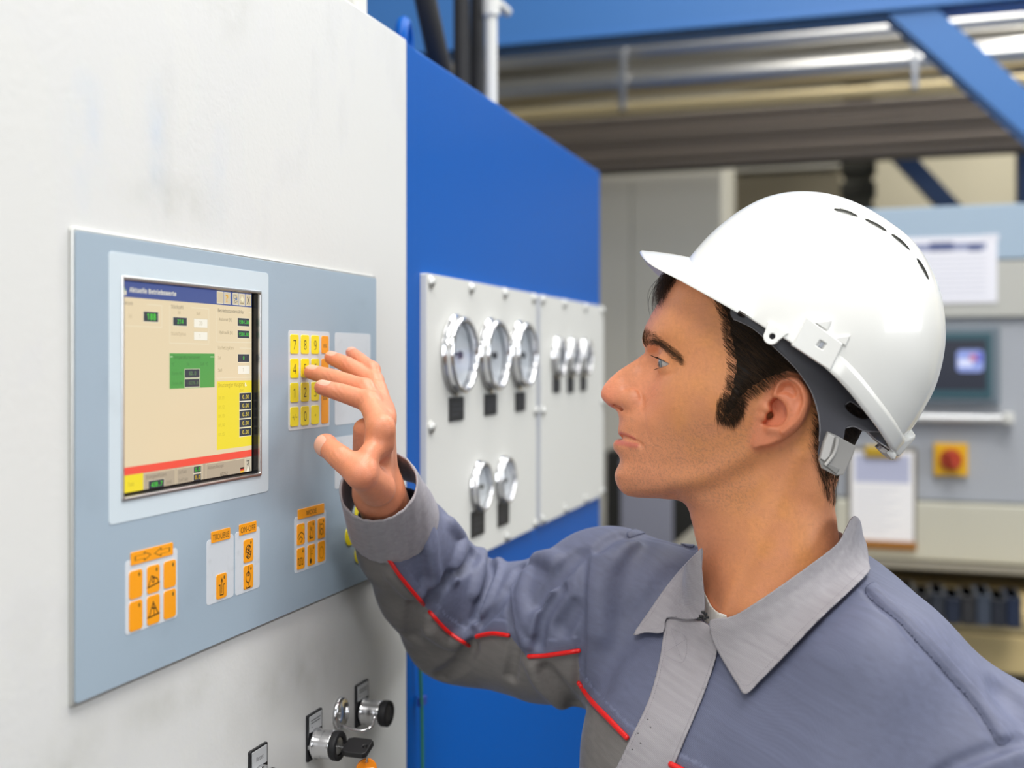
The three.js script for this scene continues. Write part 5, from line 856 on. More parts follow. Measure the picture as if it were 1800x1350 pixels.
// nails: curved plates on the backs of the finger ends
function nails(parent) {
  const up = { index: V(0.25, 0.94, 0.25), middle: V(0.2, 0.95, 0.25), ring: V(0.15, 0.95, 0.3), little: V(0.1, 0.8, 0.5), thumb: V(-0.62, 0.12, 0.78) };
  for (const [k, f] of Object.entries(FINGERS)) {
    const a = V(...f[3].slice(0, 3)), b = V(...f[2].slice(0, 3)), ax = a.clone().sub(b).normalize(), n = up[k].clone().addScaledVector(ax, -up[k].dot(ax)).normalize(), s = V(0, 0, 0).crossVectors(n, ax), R = f[3][3] * (k === 'thumb' ? 1.06 : 1.0), L = k === 'thumb' ? 7.5 : R * 0.95;
    const pos = [], idx = [], uv = [], N = 12, Mr = 12;
    for (let i = 0; i <= N; i++) for (let j = 0; j <= Mr; j++) {
      const t = -1 + 2 * i / N, th = (-1 + 2 * j / Mr), wdt = 0.98 * Math.pow(Math.max(0, 1 - Math.pow(Math.abs(t), 3.2) * 0.55), 0.5), ang = th * wdt * 0.98, dir = n.clone().multiplyScalar(Math.cos(ang)).addScaledVector(s, Math.sin(ang));
      const at2 = a.clone().addScaledVector(ax, t * L - L * 0.12).clone(); let p = at2.clone().addScaledVector(dir, R * 0.7), fld = 0; for (let q = 0; q < 6; q++) { fld = handField(p.x, p.y, p.z); p.addScaledVector(dir, -fld + 0.14); } if (p.distanceTo(at2) > R * 1.5) p = at2.clone().addScaledVector(dir, R + 0.2);
      pos.push(p.x / 1000 + W0.x, p.y / 1000 + W0.y, p.z / 1000 + W0.z); uv.push(j / Mr, i / N);
    }
    for (let i = 0; i < N; i++) for (let j = 0; j < Mr; j++) { const q = i * (Mr + 1) + j; idx.push(q, q + 1, q + Mr + 1, q + 1, q + Mr + 2, q + Mr + 1); }
    const g = new THREE.BufferGeometry(); g.setAttribute('position', new THREE.Float32BufferAttribute(pos, 3)); g.setAttribute('uv', new THREE.Float32BufferAttribute(uv, 2)); g.setIndex(idx); g.computeVertexNormals();
    part('fingernail', g, nailM, parent, k === 'thumb' ? 'thumbnail' : undefined);
  }
}
const nailM = phys('#d9a18a', 0.32, { clearcoat: 0.25, clearcoatRoughness: 0.2 });
// ---------------------------------------------------------------- jacket and the rest of the body (world metres)
const SR = pt(1082, 1014, 1.09), SL = pt(1768, 1306, 0.84), MID = SR.clone().add(SL).multiplyScalar(0.5);
const TX = V(SL.x - SR.x, 0, SL.z - SR.z).normalize(), TF = V(-TX.z, 0, TX.x);                // to his left, and forward
const tor = (x, y, z) => { const dx = x - MID.x, dz = z - MID.z; return [dx * TX.x + dz * TX.z, y - MID.y, dx * TF.x + dz * TF.z]; };
const fromTor = (a, b, c) => V(MID.x + TX.x * a + TF.x * c, MID.y + b, MID.z + TX.z * a + TF.z * c);
const arr = (p) => [p.x, p.y, p.z], P3 = (u, v, z, r) => [...arr(pt(u, v, z)), r];
const NECK0 = arr(fromHead(-30, -222, 0)), NECK1 = arr(fromHead(-22, -110, 0));
const SLEEVE = [P3(1066, 1062, 1.085, 0.074), P3(1010, 1100, 1.105, 0.070), P3(948, 1108, 1.135, 0.0655), P3(885, 1100, 1.165, 0.059), P3(815, 1090, 1.19, 0.062), P3(757, 1024, 1.145, 0.053), P3(712, 953, 1.10, 0.044), P3(690, 912, 1.075, 0.0345)];
const LARM = [[SL.x, SL.y - 0.04, SL.z], arr(fromTor(0.245, -0.33, 0.03)), arr(fromTor(0.2, -0.5, 0.2))];
const inT = (a, b, c) => arr(fromTor(a, b, c));
// collar stand: plane through the back of the neck and the throat
const CB = pt(1484, 884, 0.985), CF = pt(1243, 1084, 0.93), CUPN = (() => { const d = CF.clone().sub(CB), side = V(0, 0, 0).crossVectors(d, V(0, 1, 0)).normalize(); return V(0, 0, 0).crossVectors(side, d).normalize(); })();
function torsoField(x, y, z) {
  const [a, b, c] = tor(x, y, z);
  let d = ellipsoid(a, b, c, [0, -0.17, 0.005], [0.192, 0.215, 0.128]);
  d = smin(d, ellipsoid(a, b, c, [0, -0.42, 0.01], [0.185, 0.30, 0.125]), 0.08);
  d = smin(d, capsule(a, b, c, [-0.02, 0.02, -0.05], [0.17, -0.062, -0.005], 0.056, 0.056), 0.06);           // left shoulder
  d = smin(d, capsule(a, b, c, [-0.06, 0.02, -0.05], [-0.155, 0.002, -0.005], 0.055, 0.066), 0.05);
  d = smin(d, capsule(a, b, c, [0.02, 0.02, -0.045], [0.10, 0.0, 0.03], 0.06, 0.06), 0.05);
  d = smin(d, capsule(a, b, c, [-0.085, -0.09, 0.055], [-0.07, -0.16, 0.06], 0.06, 0.06), 0.06);
  d = smin(d, capsule(a, b, c, [0.085, -0.09, 0.05], [0.08, -0.16, 0.06], 0.06, 0.06), 0.06);
  return d;
}
function collarField(x, y, z, grow, cut = true) {
  let d = capsule(x, y, z, NECK0, NECK1, 0.071 + grow, 0.0655 + grow);
  if (!cut) return d;
  const h = (x - CB.x) * CUPN.x + (y - CB.y) * CUPN.y + (z - CB.z) * CUPN.z;
  const t = ((x - CB.x) * (CF.x - CB.x) + (y - CB.y) * (CF.y - CB.y) + (z - CB.z) * (CF.z - CB.z)) / CB.distanceToSquared(CF);
  return smax(d, h + lerp(-0.007, 0.009, smooth(0.05, 0.5, t)), 0.005);
}
function sleeveField(x, y, z) {
  let d = 1e9; for (let i = 0; i + 1 < SLEEVE.length; i++) d = smin(d, capsule(x, y, z, SLEEVE[i], SLEEVE[i + 1], SLEEVE[i][3], SLEEVE[i + 1][3]), 0.02);
  const e = SLEEVE[7], f = SLEEVE[6], n = [e[0] - f[0], e[1] - f[1], e[2] - f[2]], l = len3(...n), h = ((x - e[0]) * n[0] + (y - e[1]) * n[1] + (z - e[2]) * n[2]) / l;
  return smax(d, h - 0.004, 0.003);
}
function leftSleeve(x, y, z) { return smin(capsule(x, y, z, LARM[0], LARM[1], 0.072, 0.06), capsule(x, y, z, LARM[1], LARM[2], 0.06, 0.045), 0.03); }
function plainJacket(x, y, z) {
  let d = torsoField(x, y, z);
  d = smin(d, leftSleeve(x, y, z), 0.045);
  d = smin(d, sleeveField(x, y, z), 0.03);
  d = smin(d, collarField(x, y, z, 0), 0.02);
  return d;
}
const wingBase = (x, y, z) => smin(jacketField(x, y, z) / 0.8, smin(torsoField(x, y, z), collarField(x, y, z, 0, false), 0.02), 0.004) * 0.8;
function march(u, v, f, near = 0.55, far = 1.6) { const d = sight(u, v), l = d.length(); let t = near; for (let i = 0; i < 160 && t < far; i++) { const q = f(d.x * t, EYE + d.y * t, d.z * t); if (q < 0.0004) return V(d.x * t, EYE + d.y * t, d.z * t); t += Math.max(q * 0.7, 0.0004) / l; } return null; }
const onCloth = (pts, f, n = 5) => spline(pts, n).map(([u, v]) => march(u, v, f)).filter(Boolean);
// folds and seams as seen from the front: [pixel polyline, height in millimetres (+ valley, - ridge), width in millimetres]
const FOLDS = [
  [[[792, 922], [812, 952], [804, 985], [797, 1012]], -8, 8], [[[836, 975], [812, 997], [795, 1010], [764, 1040], [750, 1072]], 11, 7], [[[848, 972], [842, 1005], [835, 1042]], -6, 6.5], [[[858, 978], [867, 1006], [850, 1052], [838, 1088]], 9, 5.5],
  [[[876, 988], [870, 1025], [853, 1068], [840, 1093]], -6, 6], [[[912, 998], [896, 1025], [882, 1052], [868, 1074], [846, 1094]], 5, 6], [[[744, 900], [756, 945], [758, 990], [765, 1030]], -4, 9], [[[722, 960], [740, 985], [748, 1015]], 4, 9],
  [[[830, 1135], [810, 1165], [776, 1190]], 9, 7], [[[735, 1060], [727, 1090], [724, 1122]], 6, 9], [[[690, 1010], [720, 1040], [735, 1045]], -4, 9], [[[760, 1110], [790, 1128], [815, 1120]], -5, 9],
  [[[945, 982], [962, 980], [975, 986]], -7, 9], [[[897, 1040], [907, 1090], [927, 1130]], -6, 7], [[[892, 1035], [898, 1075], [905, 1116], [902, 1150], [896, 1192]], 12, 6], [[[1016, 975], [985, 1008], [962, 1035], [946, 1062]], 7, 7.5],
  [[[984, 1036], [964, 1068], [952, 1092], [946, 1130]], 6, 6], [[[1010, 1070], [998, 1088], [988, 1102]], 9, 8], [[[968, 1040], [948, 1075], [938, 1110]], -4, 8], [[[925, 1010], [915, 1050], [925, 1095]], -4, 10],
  [[[1029, 972], [1023, 1045], [1020, 1120], [1017, 1200], [1008, 1245]], 4.5, 4.5], [[[1095, 940], [1072, 950], [1052, 968]], 4, 6], [[[1120, 950], [1095, 968], [1080, 990]], -3, 7], [[[1138, 931], [1120, 975], [1102, 1020], [1093, 1080]], 3.5, 12], [[[1060, 985], [1050, 1040], [1052, 1110]], -3.5, 13],
  [[[960, 1180], [990, 1215], [1010, 1240]], 5, 8], [[[935, 1170], [952, 1205], [985, 1236]], -4, 10], [[[1185, 1010], [1150, 1050], [1125, 1075]], 3, 12], [[[1090, 1120], [1075, 1170], [1060, 1215]], 2.5, 14],
  [[[1520, 1040], [1546, 1068], [1578, 1092], [1606, 1124], [1640, 1160], [1668, 1192], [1705, 1232], [1738, 1282], [1755, 1310]], 1.6, 3], [[[1530, 1034], [1556, 1058], [1590, 1082], [1622, 1116], [1660, 1152], [1690, 1184], [1728, 1228], [1765, 1290]], -1.3, 6],
  [[[1600, 1090], [1640, 1110], [1690, 1165], [1730, 1200]], -1.6, 12], [[[1765, 1212], [1785, 1235], [1812, 1262]], 11, 10], [[[1800, 1302], [1740, 1322], [1690, 1342], [1650, 1368]], 4.5, 5], [[[1800, 1320], [1740, 1340], [1690, 1362]], -3, 8], [[[1330, 1190], [1420, 1150], [1500, 1110]], -1.5, 22],
  [[[1106, 946], [1128, 939], [1150, 938], [1180, 948], [1218, 965]], 4, 3.2],
].map(([pts, h, s]) => { const L = onCloth(pts, plainJacket, 4); let c = V(0, 0, 0); L.forEach((p) => c.add(p)); c.multiplyScalar(1 / L.length); const R = Math.max(...L.map((p) => p.distanceTo(c))); return { L: L.map(arr), h: h * (pts[0][0] < 1020 ? 0.0026 : 0.0014), s: s * (pts[0][0] < 1020 ? 0.0008 : 0.001), c, R: R + s * 0.0026 }; });
// seam line between the blue-grey upper cloth and the grey lower cloth, as v over u seen from the front
const seamTop = [[560, 800], [640, 922], [670, 965], [705, 1015], [745, 1063], [785, 1108], [818, 1131], [838, 1119], [870, 1114], [897, 1118], [924, 1152], [975, 1150], [1018, 1144]], seamChest = [[1019, 1202], [1040, 1233], [1070, 1264], [1102, 1297], [1140, 1322], [1180, 1344], [1260, 1385], [1400, 1440], [1800, 1560]];
const seamV = (u) => { const L = u < 1018.5 ? seamTop : seamChest; if (u <= L[0][0]) return L[0][1] + (u - L[0][0]) * 1.5; for (let i = 1; i < L.length; i++) if (u <= L[i][0]) return lerp(L[i - 1][1], L[i][1], (u - L[i - 1][0]) / (L[i][0] - L[i - 1][0])); return L[L.length - 1][1]; };
const seen = (x, y, z) => [900 - x / z * F, HORIZON + (y - EYE) / z * F];                 // where a point lies in the frame
let seamBand = true;
function jacketField(x, y, z) {
  let d = plainJacket(x, y, z);
  if (d > 0.05 || d < -0.04) return d * 0.8;
  for (const f of FOLDS) { const dx = x - f.c.x, dy = y - f.c.y, dz = z - f.c.z; if (dx * dx + dy * dy + dz * dz < f.R * f.R) d += f.h * bell(lineDist(x, y, z, f.L) / f.s); }
  d += 0.0035 * (fbm(x * 16, y * 11, z * 16, 2) - 0.5);
  const [u, v] = seen(x, y, z), k = seamV(u) - v, zz = -z;
  if (seamBand && zz < 1.3 && k > -3 && k < 34 && u > 640) d -= 0.0011 * smooth(-2, 0, k) * smooth(27, 24, k);
  // sleeve cuff and neck are open: hollow them round wrist and neck
  const e = SLEEVE[7], g = SLEEVE[5]; d = smax(d, -capsule(x, y, z, [e[0] + (e[0] - g[0]) * 0.6, e[1] + (e[1] - g[1]) * 0.6, e[2] + (e[2] - g[2]) * 0.6], SLEEVE[7], 0.034, 0.033), 0.003);
  d = smax(d, -capsule(x, y, z, [NECK0[0], NECK0[1] + 0.01, NECK0[2]], [NECK1[0], NECK1[1] + 0.06, NECK1[2]], 0.067, 0.061), 0.004);
  return d * 0.8;
}
// ---- cutting a mesh along g = 0 into two
function cutMesh(m, g) {
  const n = m.pos.length / 3, val = new Float32Array(n); for (let i = 0; i < n; i++) val[i] = g(m.pos[3 * i], m.pos[3 * i + 1], m.pos[3 * i + 2]);
  const make = (sign) => {
    const map = new Map(), pos = [], nrm = [], idx = [];
    const vert = (i) => { let k = map.get(i); if (k === undefined) { k = pos.length / 3; map.set(i, k); pos.push(m.pos[3 * i], m.pos[3 * i + 1], m.pos[3 * i + 2]); nrm.push(m.nrm[3 * i], m.nrm[3 * i + 1], m.nrm[3 * i + 2]); } return k; };
    const edge = (i, j) => { const key = i < j ? i * n + j + 0.5 : j * n + i + 0.5; let k = map.get(key); if (k === undefined) { const t = val[i] / (val[i] - val[j]); k = pos.length / 3; map.set(key, k); for (let q = 0; q < 3; q++) { pos.push(lerp(m.pos[3 * i + q], m.pos[3 * j + q], t)); nrm.push(lerp(m.nrm[3 * i + q], m.nrm[3 * j + q], t)); } } return k; };
    for (let t = 0; t < m.idx.length; t += 3) {
      const tri = [m.idx[t], m.idx[t + 1], m.idx[t + 2]], ins = tri.map((i) => val[i] * sign > 0), c = ins[0] + ins[1] + ins[2]; if (c === 0) continue;
      if (c === 3) { idx.push(vert(tri[0]), vert(tri[1]), vert(tri[2])); continue; }
      const poly = []; for (let q = 0; q < 3; q++) { const i = tri[q], j = tri[(q + 1) % 3]; if (ins[q]) poly.push(vert(i)); if (ins[q] !== ins[(q + 1) % 3]) poly.push(edge(i, j)); }
      for (let q = 1; q + 1 < poly.length; q++) idx.push(poly[0], poly[q], poly[q + 1]);
    }
    return { pos: new Float32Array(pos), nrm: new Float32Array(nrm), idx };
  };
  return [make(1), make(-1)];
}
const clothUV = (x, y, z) => [x * 0.8 - z * 0.6, y + z * 0.25 + x * 0.1];
const twill = dataTexture(256, (u, v) => 0.5 + 0.32 * Math.sin((u * 1 + v * 1) * Math.PI * 2 * 16) + 0.18 * Math.sin((u * 3 - v * 1) * Math.PI * 2 * 16) + 0.22 * (tileNoise(u, v, 60, 2, 6) - 0.5)); twill.repeat.set(44, 44);
const clothTone = dataTexture(512, (u, v) => { const k = 0.9 + 0.14 * (tileNoise(u, v, 70, 3, 17)) + 0.06 * (tileNoise(u, v, 8, 4, 25) - 0.5); return [k, k, k * 1.005]; }, true); clothTone.repeat.set(5, 5);
const cloth = (c) => phys(c, 0.62, { map: clothTone, bumpMap: twill, bumpScale: 0.00011, sheen: 0.4, sheenColor: new THREE.Color(0.6, 0.7, 1), sheenRoughness: 0.5 });
const blueGrey = cloth('#636880'), grey = cloth('#787471'), collarM = cloth('#a29ea2'), redM = phys('#d60a08', 0.45, { sheen: 0.3, sheenColor: new THREE.Color(1, 0.3, 0.25) });
const WAIST = 1.17;
{
  const m = sculpt(jacketField, [-0.21, WAIST - 0.01, -1.34], [0.52, 1.50, -0.58], JACKETCELL, 1.9);
  // cuffs, then upper and lower cloth
  const C0 = V(...SLEEVE[7]), C1 = pt(665, 853, 1.017), CN = C1.clone().sub(C0).normalize(), CLEN = C1.distanceTo(C0);
  const cuffField = (x, y, z) => { const p = V(x, y, z).sub(C0), h = p.dot(CN), r = p.addScaledVector(CN, -h).length(), w = 0.0003 * Math.sin(x * 700) ; return smax(Math.abs(r - lerp(0.043, 0.035, clamp(h / CLEN, -0.2, 1.1)) - w - 0.0006 * (fbm(x * 60, y * 60, z * 60, 2) - 0.5)) - 0.0013, Math.max(-h - 0.003, h - CLEN), 0.0012); };
  const cuff = sculpt(cuffField, arr(C0.clone().lerp(C1, 0.5).addScalar(-0.085)), arr(C0.clone().lerp(C1, 0.5).addScalar(0.085)), 0.0015, 1.8), collarG = (x, y, z) => -collarField(x, y, z, 0.0025) + torsoField(x, y, z) * 0 - Math.max(0, 0.004 - torsoField(x, y, z)) * 3;
  const [stand, rest2] = cutMesh(m, collarG), [upper, lower] = cutMesh(rest2, (x, y, z) => { const [u, v] = seen(x, y, z); return (seamV(u) - v) * -z / F; });
  const jacket = new THREE.Group(); jacket.name = 'work_jacket'; jacket.userData.label = 'grey and blue-grey work jacket with red piping'; person.add(jacket);
  const sub = (name, mesh, mat, label) => part(name, toGeometry(mesh, null, clothUV), mat, jacket, label);
  sub('upper_cloth', upper, blueGrey, 'blue-grey cloth of shoulders and sleeves'); sub('lower_cloth', lower, grey, 'grey cloth below the red piping'); sub('cuff', cuff, collarM); sub('collar_stand', stand, collarM);
  console.log('jacket', m.pos.length / 3);
  // sheets that lie on the jacket: outline as seen from the front, stand-off and thickness
  const sheet = (name, outline, mat, off, thick, box, field = jacketField, cell = 0.0016) => {
    const O = spline(outline, 3, true), zr = [box[4], box[5]];
    const f = (x, y, z) => { const [u, v] = seen(x, y, z), p = polygon(u, v, O) * -z / F; return smax(Math.abs(field(x, y, z) / 0.8 - off(u, v, x, y, z)) - thick / 2, Math.max(p, -z - zr[1], zr[0] + z), 0.0012) * 0.75; };
    const g = sculpt(f, [box[0], box[1], -box[5]], [box[2], box[3], -box[4]], cell, 2.2); sub(name, g, mat); return g;
  };
  const boxOf = (outline, z0, z1) => { const us = outline.map((p) => p[0]), vs = outline.map((p) => p[1]), c = [Math.min(...us), Math.max(...us), Math.min(...vs), Math.max(...vs)], X = [z0, z1].flatMap((z) => [(c[0] - 900) / F * z, (c[1] - 900) / F * z]), Y = [z0, z1].flatMap((z) => [EYE + (HORIZON - c[3]) / F * z, EYE + (HORIZON - c[2]) / F * z]); return [Math.min(...X) - 0.004, Math.min(...Y) - 0.004, Math.max(...X) + 0.004, Math.max(...Y) + 0.004, z0, z1]; };
  const outlines = {
    placket: [[1172, 1079], [1190, 1080], [1215, 1087], [1246, 1099], [1262, 1138], [1243, 1205], [1222, 1258], [1200, 1310], [1182, 1356], [1172, 1392], [1060, 1392], [1082, 1352], [1112, 1290], [1140, 1230], [1158, 1165], [1166, 1115]],
    wingL: [[1247, 1092], [1262, 1087], [1290, 1082], [1330, 1058], [1380, 1024], [1430, 988], [1470, 957], [1484, 934], [1494, 914], [1502, 907], [1510, 912], [1517, 928], [1523, 954], [1528, 990], [1527, 1006], [1490, 1043], [1440, 1090], [1385, 1148], [1340, 1194], [1311, 1221], [1296, 1203], [1278, 1174], [1262, 1146], [1250, 1118]],
    wingR: [[1236, 962], [1228, 968], [1200, 996], [1170, 1032], [1140, 1075], [1113, 1116], [1135, 1112], [1166, 1112], [1173, 1086], [1210, 1090], [1238, 1080], [1238, 1040], [1234, 1000]],
  };
  const nearFold = (u, v) => 0; 
  seamBand = false; sheet('placket', outlines.placket, collarM, () => 0.0022, 0.0026, boxOf(outlines.placket, 0.72, 1.02)); seamBand = true;
  // collar wings stand a little off the cloth towards their fold
  sheet('collar_wing', outlines.wingL, collarM, (u, v) => 0.0045 + 0.004 * smooth(80, 0, Math.abs((v - 1092) * 0.82 + (u - 1247) * 0.6)) , 0.003, boxOf(outlines.wingL, 0.68, 1.02), wingBase);
  sheet('collar_wing', outlines.wingR, collarM, () => 0.0035, 0.003, boxOf(outlines.wingR, 0.84, 1.06), wingBase);
  // flat-felled shoulder seams, raised bands
  const bandOf = (line, w) => { const off = line.map(([u, v], i) => { const p = line[Math.max(i - 1, 0)], q = line[Math.min(i + 1, line.length - 1)], l = Math.hypot(q[0] - p[0], q[1] - p[1]); return [u + (q[1] - p[1]) / l * w, v - (q[0] - p[0]) / l * w]; }); return [...line, ...off.reverse()]; };
  const nearSeam = bandOf([[1519, 1040], [1546, 1068], [1578, 1093], [1606, 1125], [1640, 1161], [1668, 1194], [1705, 1234], [1738, 1284], [1756, 1312]], 26), farSeam = bandOf([[1106, 946], [1128, 939], [1150, 938], [1180, 948], [1214, 964]], 12);
  sheet('shoulder_seam', nearSeam, blueGrey, () => -0.0008, 0.0042, boxOf(nearSeam, 0.66, 1.0), jacketField, 0.0017); sheet('shoulder_seam', farSeam, blueGrey, () => -0.0008, 0.0044, boxOf(farSeam, 0.95, 1.2), jacketField, 0.0017);
  // red piping along the seams
  const pipe = (pts, r) => { const L = onCloth(pts, jacketField, 6).map((p) => p.clone().multiplyScalar(1).add(V(-p.x, EYE - p.y, -p.z).normalize().multiplyScalar(r * 0.65))); if (L.length > 3) part('piping', join([tube(L, r, L.length * 3, 8), ...[L[0], L[L.length - 1]].map((p) => new THREE.SphereGeometry(r, 10, 8).translate(p.x, p.y, p.z))]), redM, jacket); };
  pipe([[669, 964], [688, 990], [705, 1015], [745, 1063], [785, 1108], [824, 1135]], 0.0020); pipe([[838, 1119], [855, 1115], [870, 1114], [893, 1117]], 0.0022); pipe([[930, 1154], [955, 1153], [985, 1149], [1017, 1144]], 0.0022); pipe([[1018, 1201], [1040, 1233], [1070, 1264], [1101, 1296]], 0.0024); pipe([[1180, 1344], [1210, 1360], [1240, 1376]], 0.0027);
  // stitching: short thread dashes
  const dashes = [], dash = (pts, f, lift = 0.0008) => { const L = onCloth(pts, f, 16); let acc = 0; for (let i = 0; i + 1 < L.length; i++) { const d = L[i].distanceTo(L[i + 1]), n = Math.max(1, Math.floor(d / 0.0031)); for (let k = 0; k < n; k++) { const p = L[i].clone().lerp(L[i + 1], k / n), q = L[i].clone().lerp(L[i + 1], (k + 0.62) / n), out = V(-p.x, EYE - p.y, -p.z).normalize().multiplyScalar(lift); dashes.push([[p.clone().add(out), p.clone().lerp(q, 0.5).addScaledVector(out, 1.25), q.clone().add(out)], 0.0002]); } } };
  const on = (off) => (x, y, z) => { seamBand = false; const d = jacketField(x, y, z) - off; seamBand = true; return d; };
  dash([[1172, 1108], [1165, 1160], [1147, 1230], [1118, 1290], [1090, 1350]], on(0.0033)); dash([[1254, 1150], [1236, 1205], [1214, 1258], [1192, 1310], [1174, 1354]], on(0.0033));
  dash([[1180, 1105], [1206, 1122], [1200, 1164], [1166, 1150]], on(0.0033)); dash([[1180, 1108], [1198, 1160]], on(0.0033)); dash([[1205, 1124], [1168, 1148]], on(0.0033));
  dash([[1258, 1096], [1262, 1130], [1290, 1180], [1310, 1206], [1340, 1180], [1390, 1126], [1440, 1076], [1490, 1028], [1520, 1000]], (x, y, z) => wingBase(x, y, z) - 0.0062); dash([[1222, 976], [1196, 1005], [1168, 1042], [1146, 1078], [1126, 1106], [1160, 1104]], (x, y, z) => wingBase(x, y, z) - 0.005);
  for (const k of [8, 14]) { dash([[1021, 1202 - k], [1042, 1232 - k], [1072, 1262 - k], [1104, 1294 - k]], jacketField); dash([[1184, 1344 - k], [1220, 1362 - k], [1250, 1378 - k]], jacketField); dash([[932, 1154 - k], [975, 1151 - k], [1016, 1145 - k]], jacketField); }
  dash([[1022, 1216], [1045, 1245], [1074, 1275], [1098, 1302]], jacketField);
  for (const k of [10, 18]) dash([[1520 + k, 1040 - k * 0.4], [1548 + k, 1066 - k * 0.4], [1608 + k, 1122 - k * 0.4], [1660 + k, 1180 - k * 0.4], [1706 + k, 1228 - k * 0.4]], (x, y, z) => jacketField(x, y, z) - 0.0009);
  const st = part('stitching', strands(dashes), std('#77757c', 0.8), jacket); st.userData.kind = 'stuff';
  // zip and vest at the throat
  const zip = part('zip', join([[1232, 1083], [1236, 1076], [1240, 1079], [1238, 1087], [1243, 1085], [1229, 1088]].map(([u, v]) => { const p = pt(u, v, 0.905); return box(0.003, 0.0022, 0.003, p.x, p.y, p.z, 0.0006); })), std('#1b1b1d', 0.5), jacket);
}
{
  // white vest under the collar
  const vest = [[1230, 1030], [1241, 1046], [1250, 1064], [1262, 1076], [1278, 1083], [1268, 1100], [1240, 1096], [1225, 1060]];
  const O = spline(vest, 3, true), f = (x, y, z) => { const h = toHead(V(x, y, z)), [u, v] = seen(x, y, z); return smax(Math.abs(headField(...h) / 850 - 0.0022) - 0.0012, Math.max(polygon(u, v, O) * -z / F, -z - 1.0), 0.001) * 0.7; };
  const c = pt(1250, 1068, 0.93); part('vest', toGeometry(sculpt(f, [c.x - 0.04, c.y - 0.035, c.z - 0.07], [c.x + 0.04, c.y + 0.035, c.z + 0.07], 0.0014, 2.2), null, clothUV), std('#e9e6df', 0.85), person);
  // the body itself: head and hands in fine cells, trunk and limbs under the clothes in coarse ones, one geometry
  const hip = inT(0, -0.5, 0), legs = [-1, 1].map((s) => [inT(s * 0.095, -0.52, 0), inT(s * 0.11, -0.93, 0.03), inT(s * 0.115, 0.09 - MID.y, -0.01), inT(s * 0.13, 0.045 - MID.y, 0.15)]);
  const inner = (x, y, z) => { let d = torsoField(x, y, z) + 0.016; const a = [SLEEVE[0], SLEEVE[3], SLEEVE[4]]; d = smin(d, capsule(x, y, z, a[0], a[2], 0.042, 0.03), 0.03); d = smin(d, capsule(x, y, z, a[2], SLEEVE[7], 0.03, 0.024), 0.02); d = smin(d, capsule(x, y, z, LARM[0], LARM[1], 0.052, 0.042), 0.03); d = smin(d, capsule(x, y, z, LARM[1], LARM[2], 0.04, 0.028), 0.02); d = smin(d, capsule(x, y, z, NECK0, NECK1, 0.056, 0.05), 0.03); for (const l of legs) { d = smin(d, capsule(x, y, z, l[0], l[1], 0.085, 0.055), 0.04); d = smin(d, capsule(x, y, z, l[1], l[2], 0.052, 0.036), 0.02); d = smin(d, capsule(x, y, z, l[2], l[3], 0.038, 0.03), 0.02); } return d; };
  const coarse = toGeometry(sculpt(inner, [-0.22, 0.0, -1.35], [0.6, 1.46, -0.5], 0.012, 1.8), () => SKIN, clothUV), head = headGeometry(headMesh), hand = handGeometry();
  // left hand, hanging forward out of the frame: the same hand mirrored
  const left = hand.clone(), lp = left.attributes.position, w = V(...LARM[2]); for (let i = 0; i < lp.count; i++) { const p = V(lp.getX(i), lp.getY(i), lp.getZ(i)).sub(W0); lp.setXYZ(i, w.x - p.y * 0.55 + p.x * 0.2, w.y - p.y * 0.8 - p.x * 0.2, w.z + p.z); }
  const li = left.index.array; for (let i = 0; i < li.length; i += 3) [li[i], li[i + 1]] = [li[i + 1], li[i]]; left.computeVertexNormals();
  part('body', mergeGeometries([head, hand, left, coarse]), skinM, person); nails(person);
  // jacket skirt, trousers, shoes: below the frame
  const skirt = (x, y, z) => smax(smin(torsoField(x, y, z), leftSleeve(x, y, z), 0.04), Math.max(y - WAIST - 0.006, 0.86 - y), 0.004);
  part('jacket_skirt', toGeometry(sculpt(skirt, [-0.05, 0.84, -1.25], [0.6, WAIST + 0.03, -0.5], 0.008, 1.8), null, clothUV), grey, person);
  const trousers = (x, y, z) => { let d = ellipsoid(...tor(x, y, z), [0, -0.5, 0], [0.18, 0.13, 0.115]); for (const l of legs) { d = smin(d, capsule(x, y, z, l[0], l[1], 0.105, 0.08), 0.05); d = smin(d, capsule(x, y, z, l[1], [l[2][0], 0.06, l[2][2]], 0.08, 0.068), 0.02); } return smax(d, 0.035 - y, 0.004); };
  part('trousers', toGeometry(sculpt(trousers, [-0.1, 0.0, -1.3], [0.6, 1.05, -0.5], 0.01, 1.8), null, clothUV), grey, person);
  legs.forEach((l) => { const fwd = V(TF.x, 0, TF.z), a = V(l[2][0], 0.05, l[2][2]).addScaledVector(fwd, -0.05), b = V(l[2][0], 0.042, l[2][2]).addScaledVector(fwd, 0.15), shoe = (x, y, z) => smax(smin(capsule(x, y, z, arr(a), arr(b), 0.046, 0.043), capsule(x, y, z, arr(a), [a.x + TF.x * 0.03, 0.11, a.z + TF.z * 0.03], 0.04, 0.042), 0.03), 0.002 - y, 0.004); const c2 = a.clone().add(b).multiplyScalar(0.5); part('shoe', toGeometry(sculpt(shoe, [c2.x - 0.18, -0.01, c2.z - 0.18], [c2.x + 0.18, 0.17, c2.z + 0.18], 0.006, 1.8), null, clothUV), std('#1c1b1b', 0.5), person); });
}
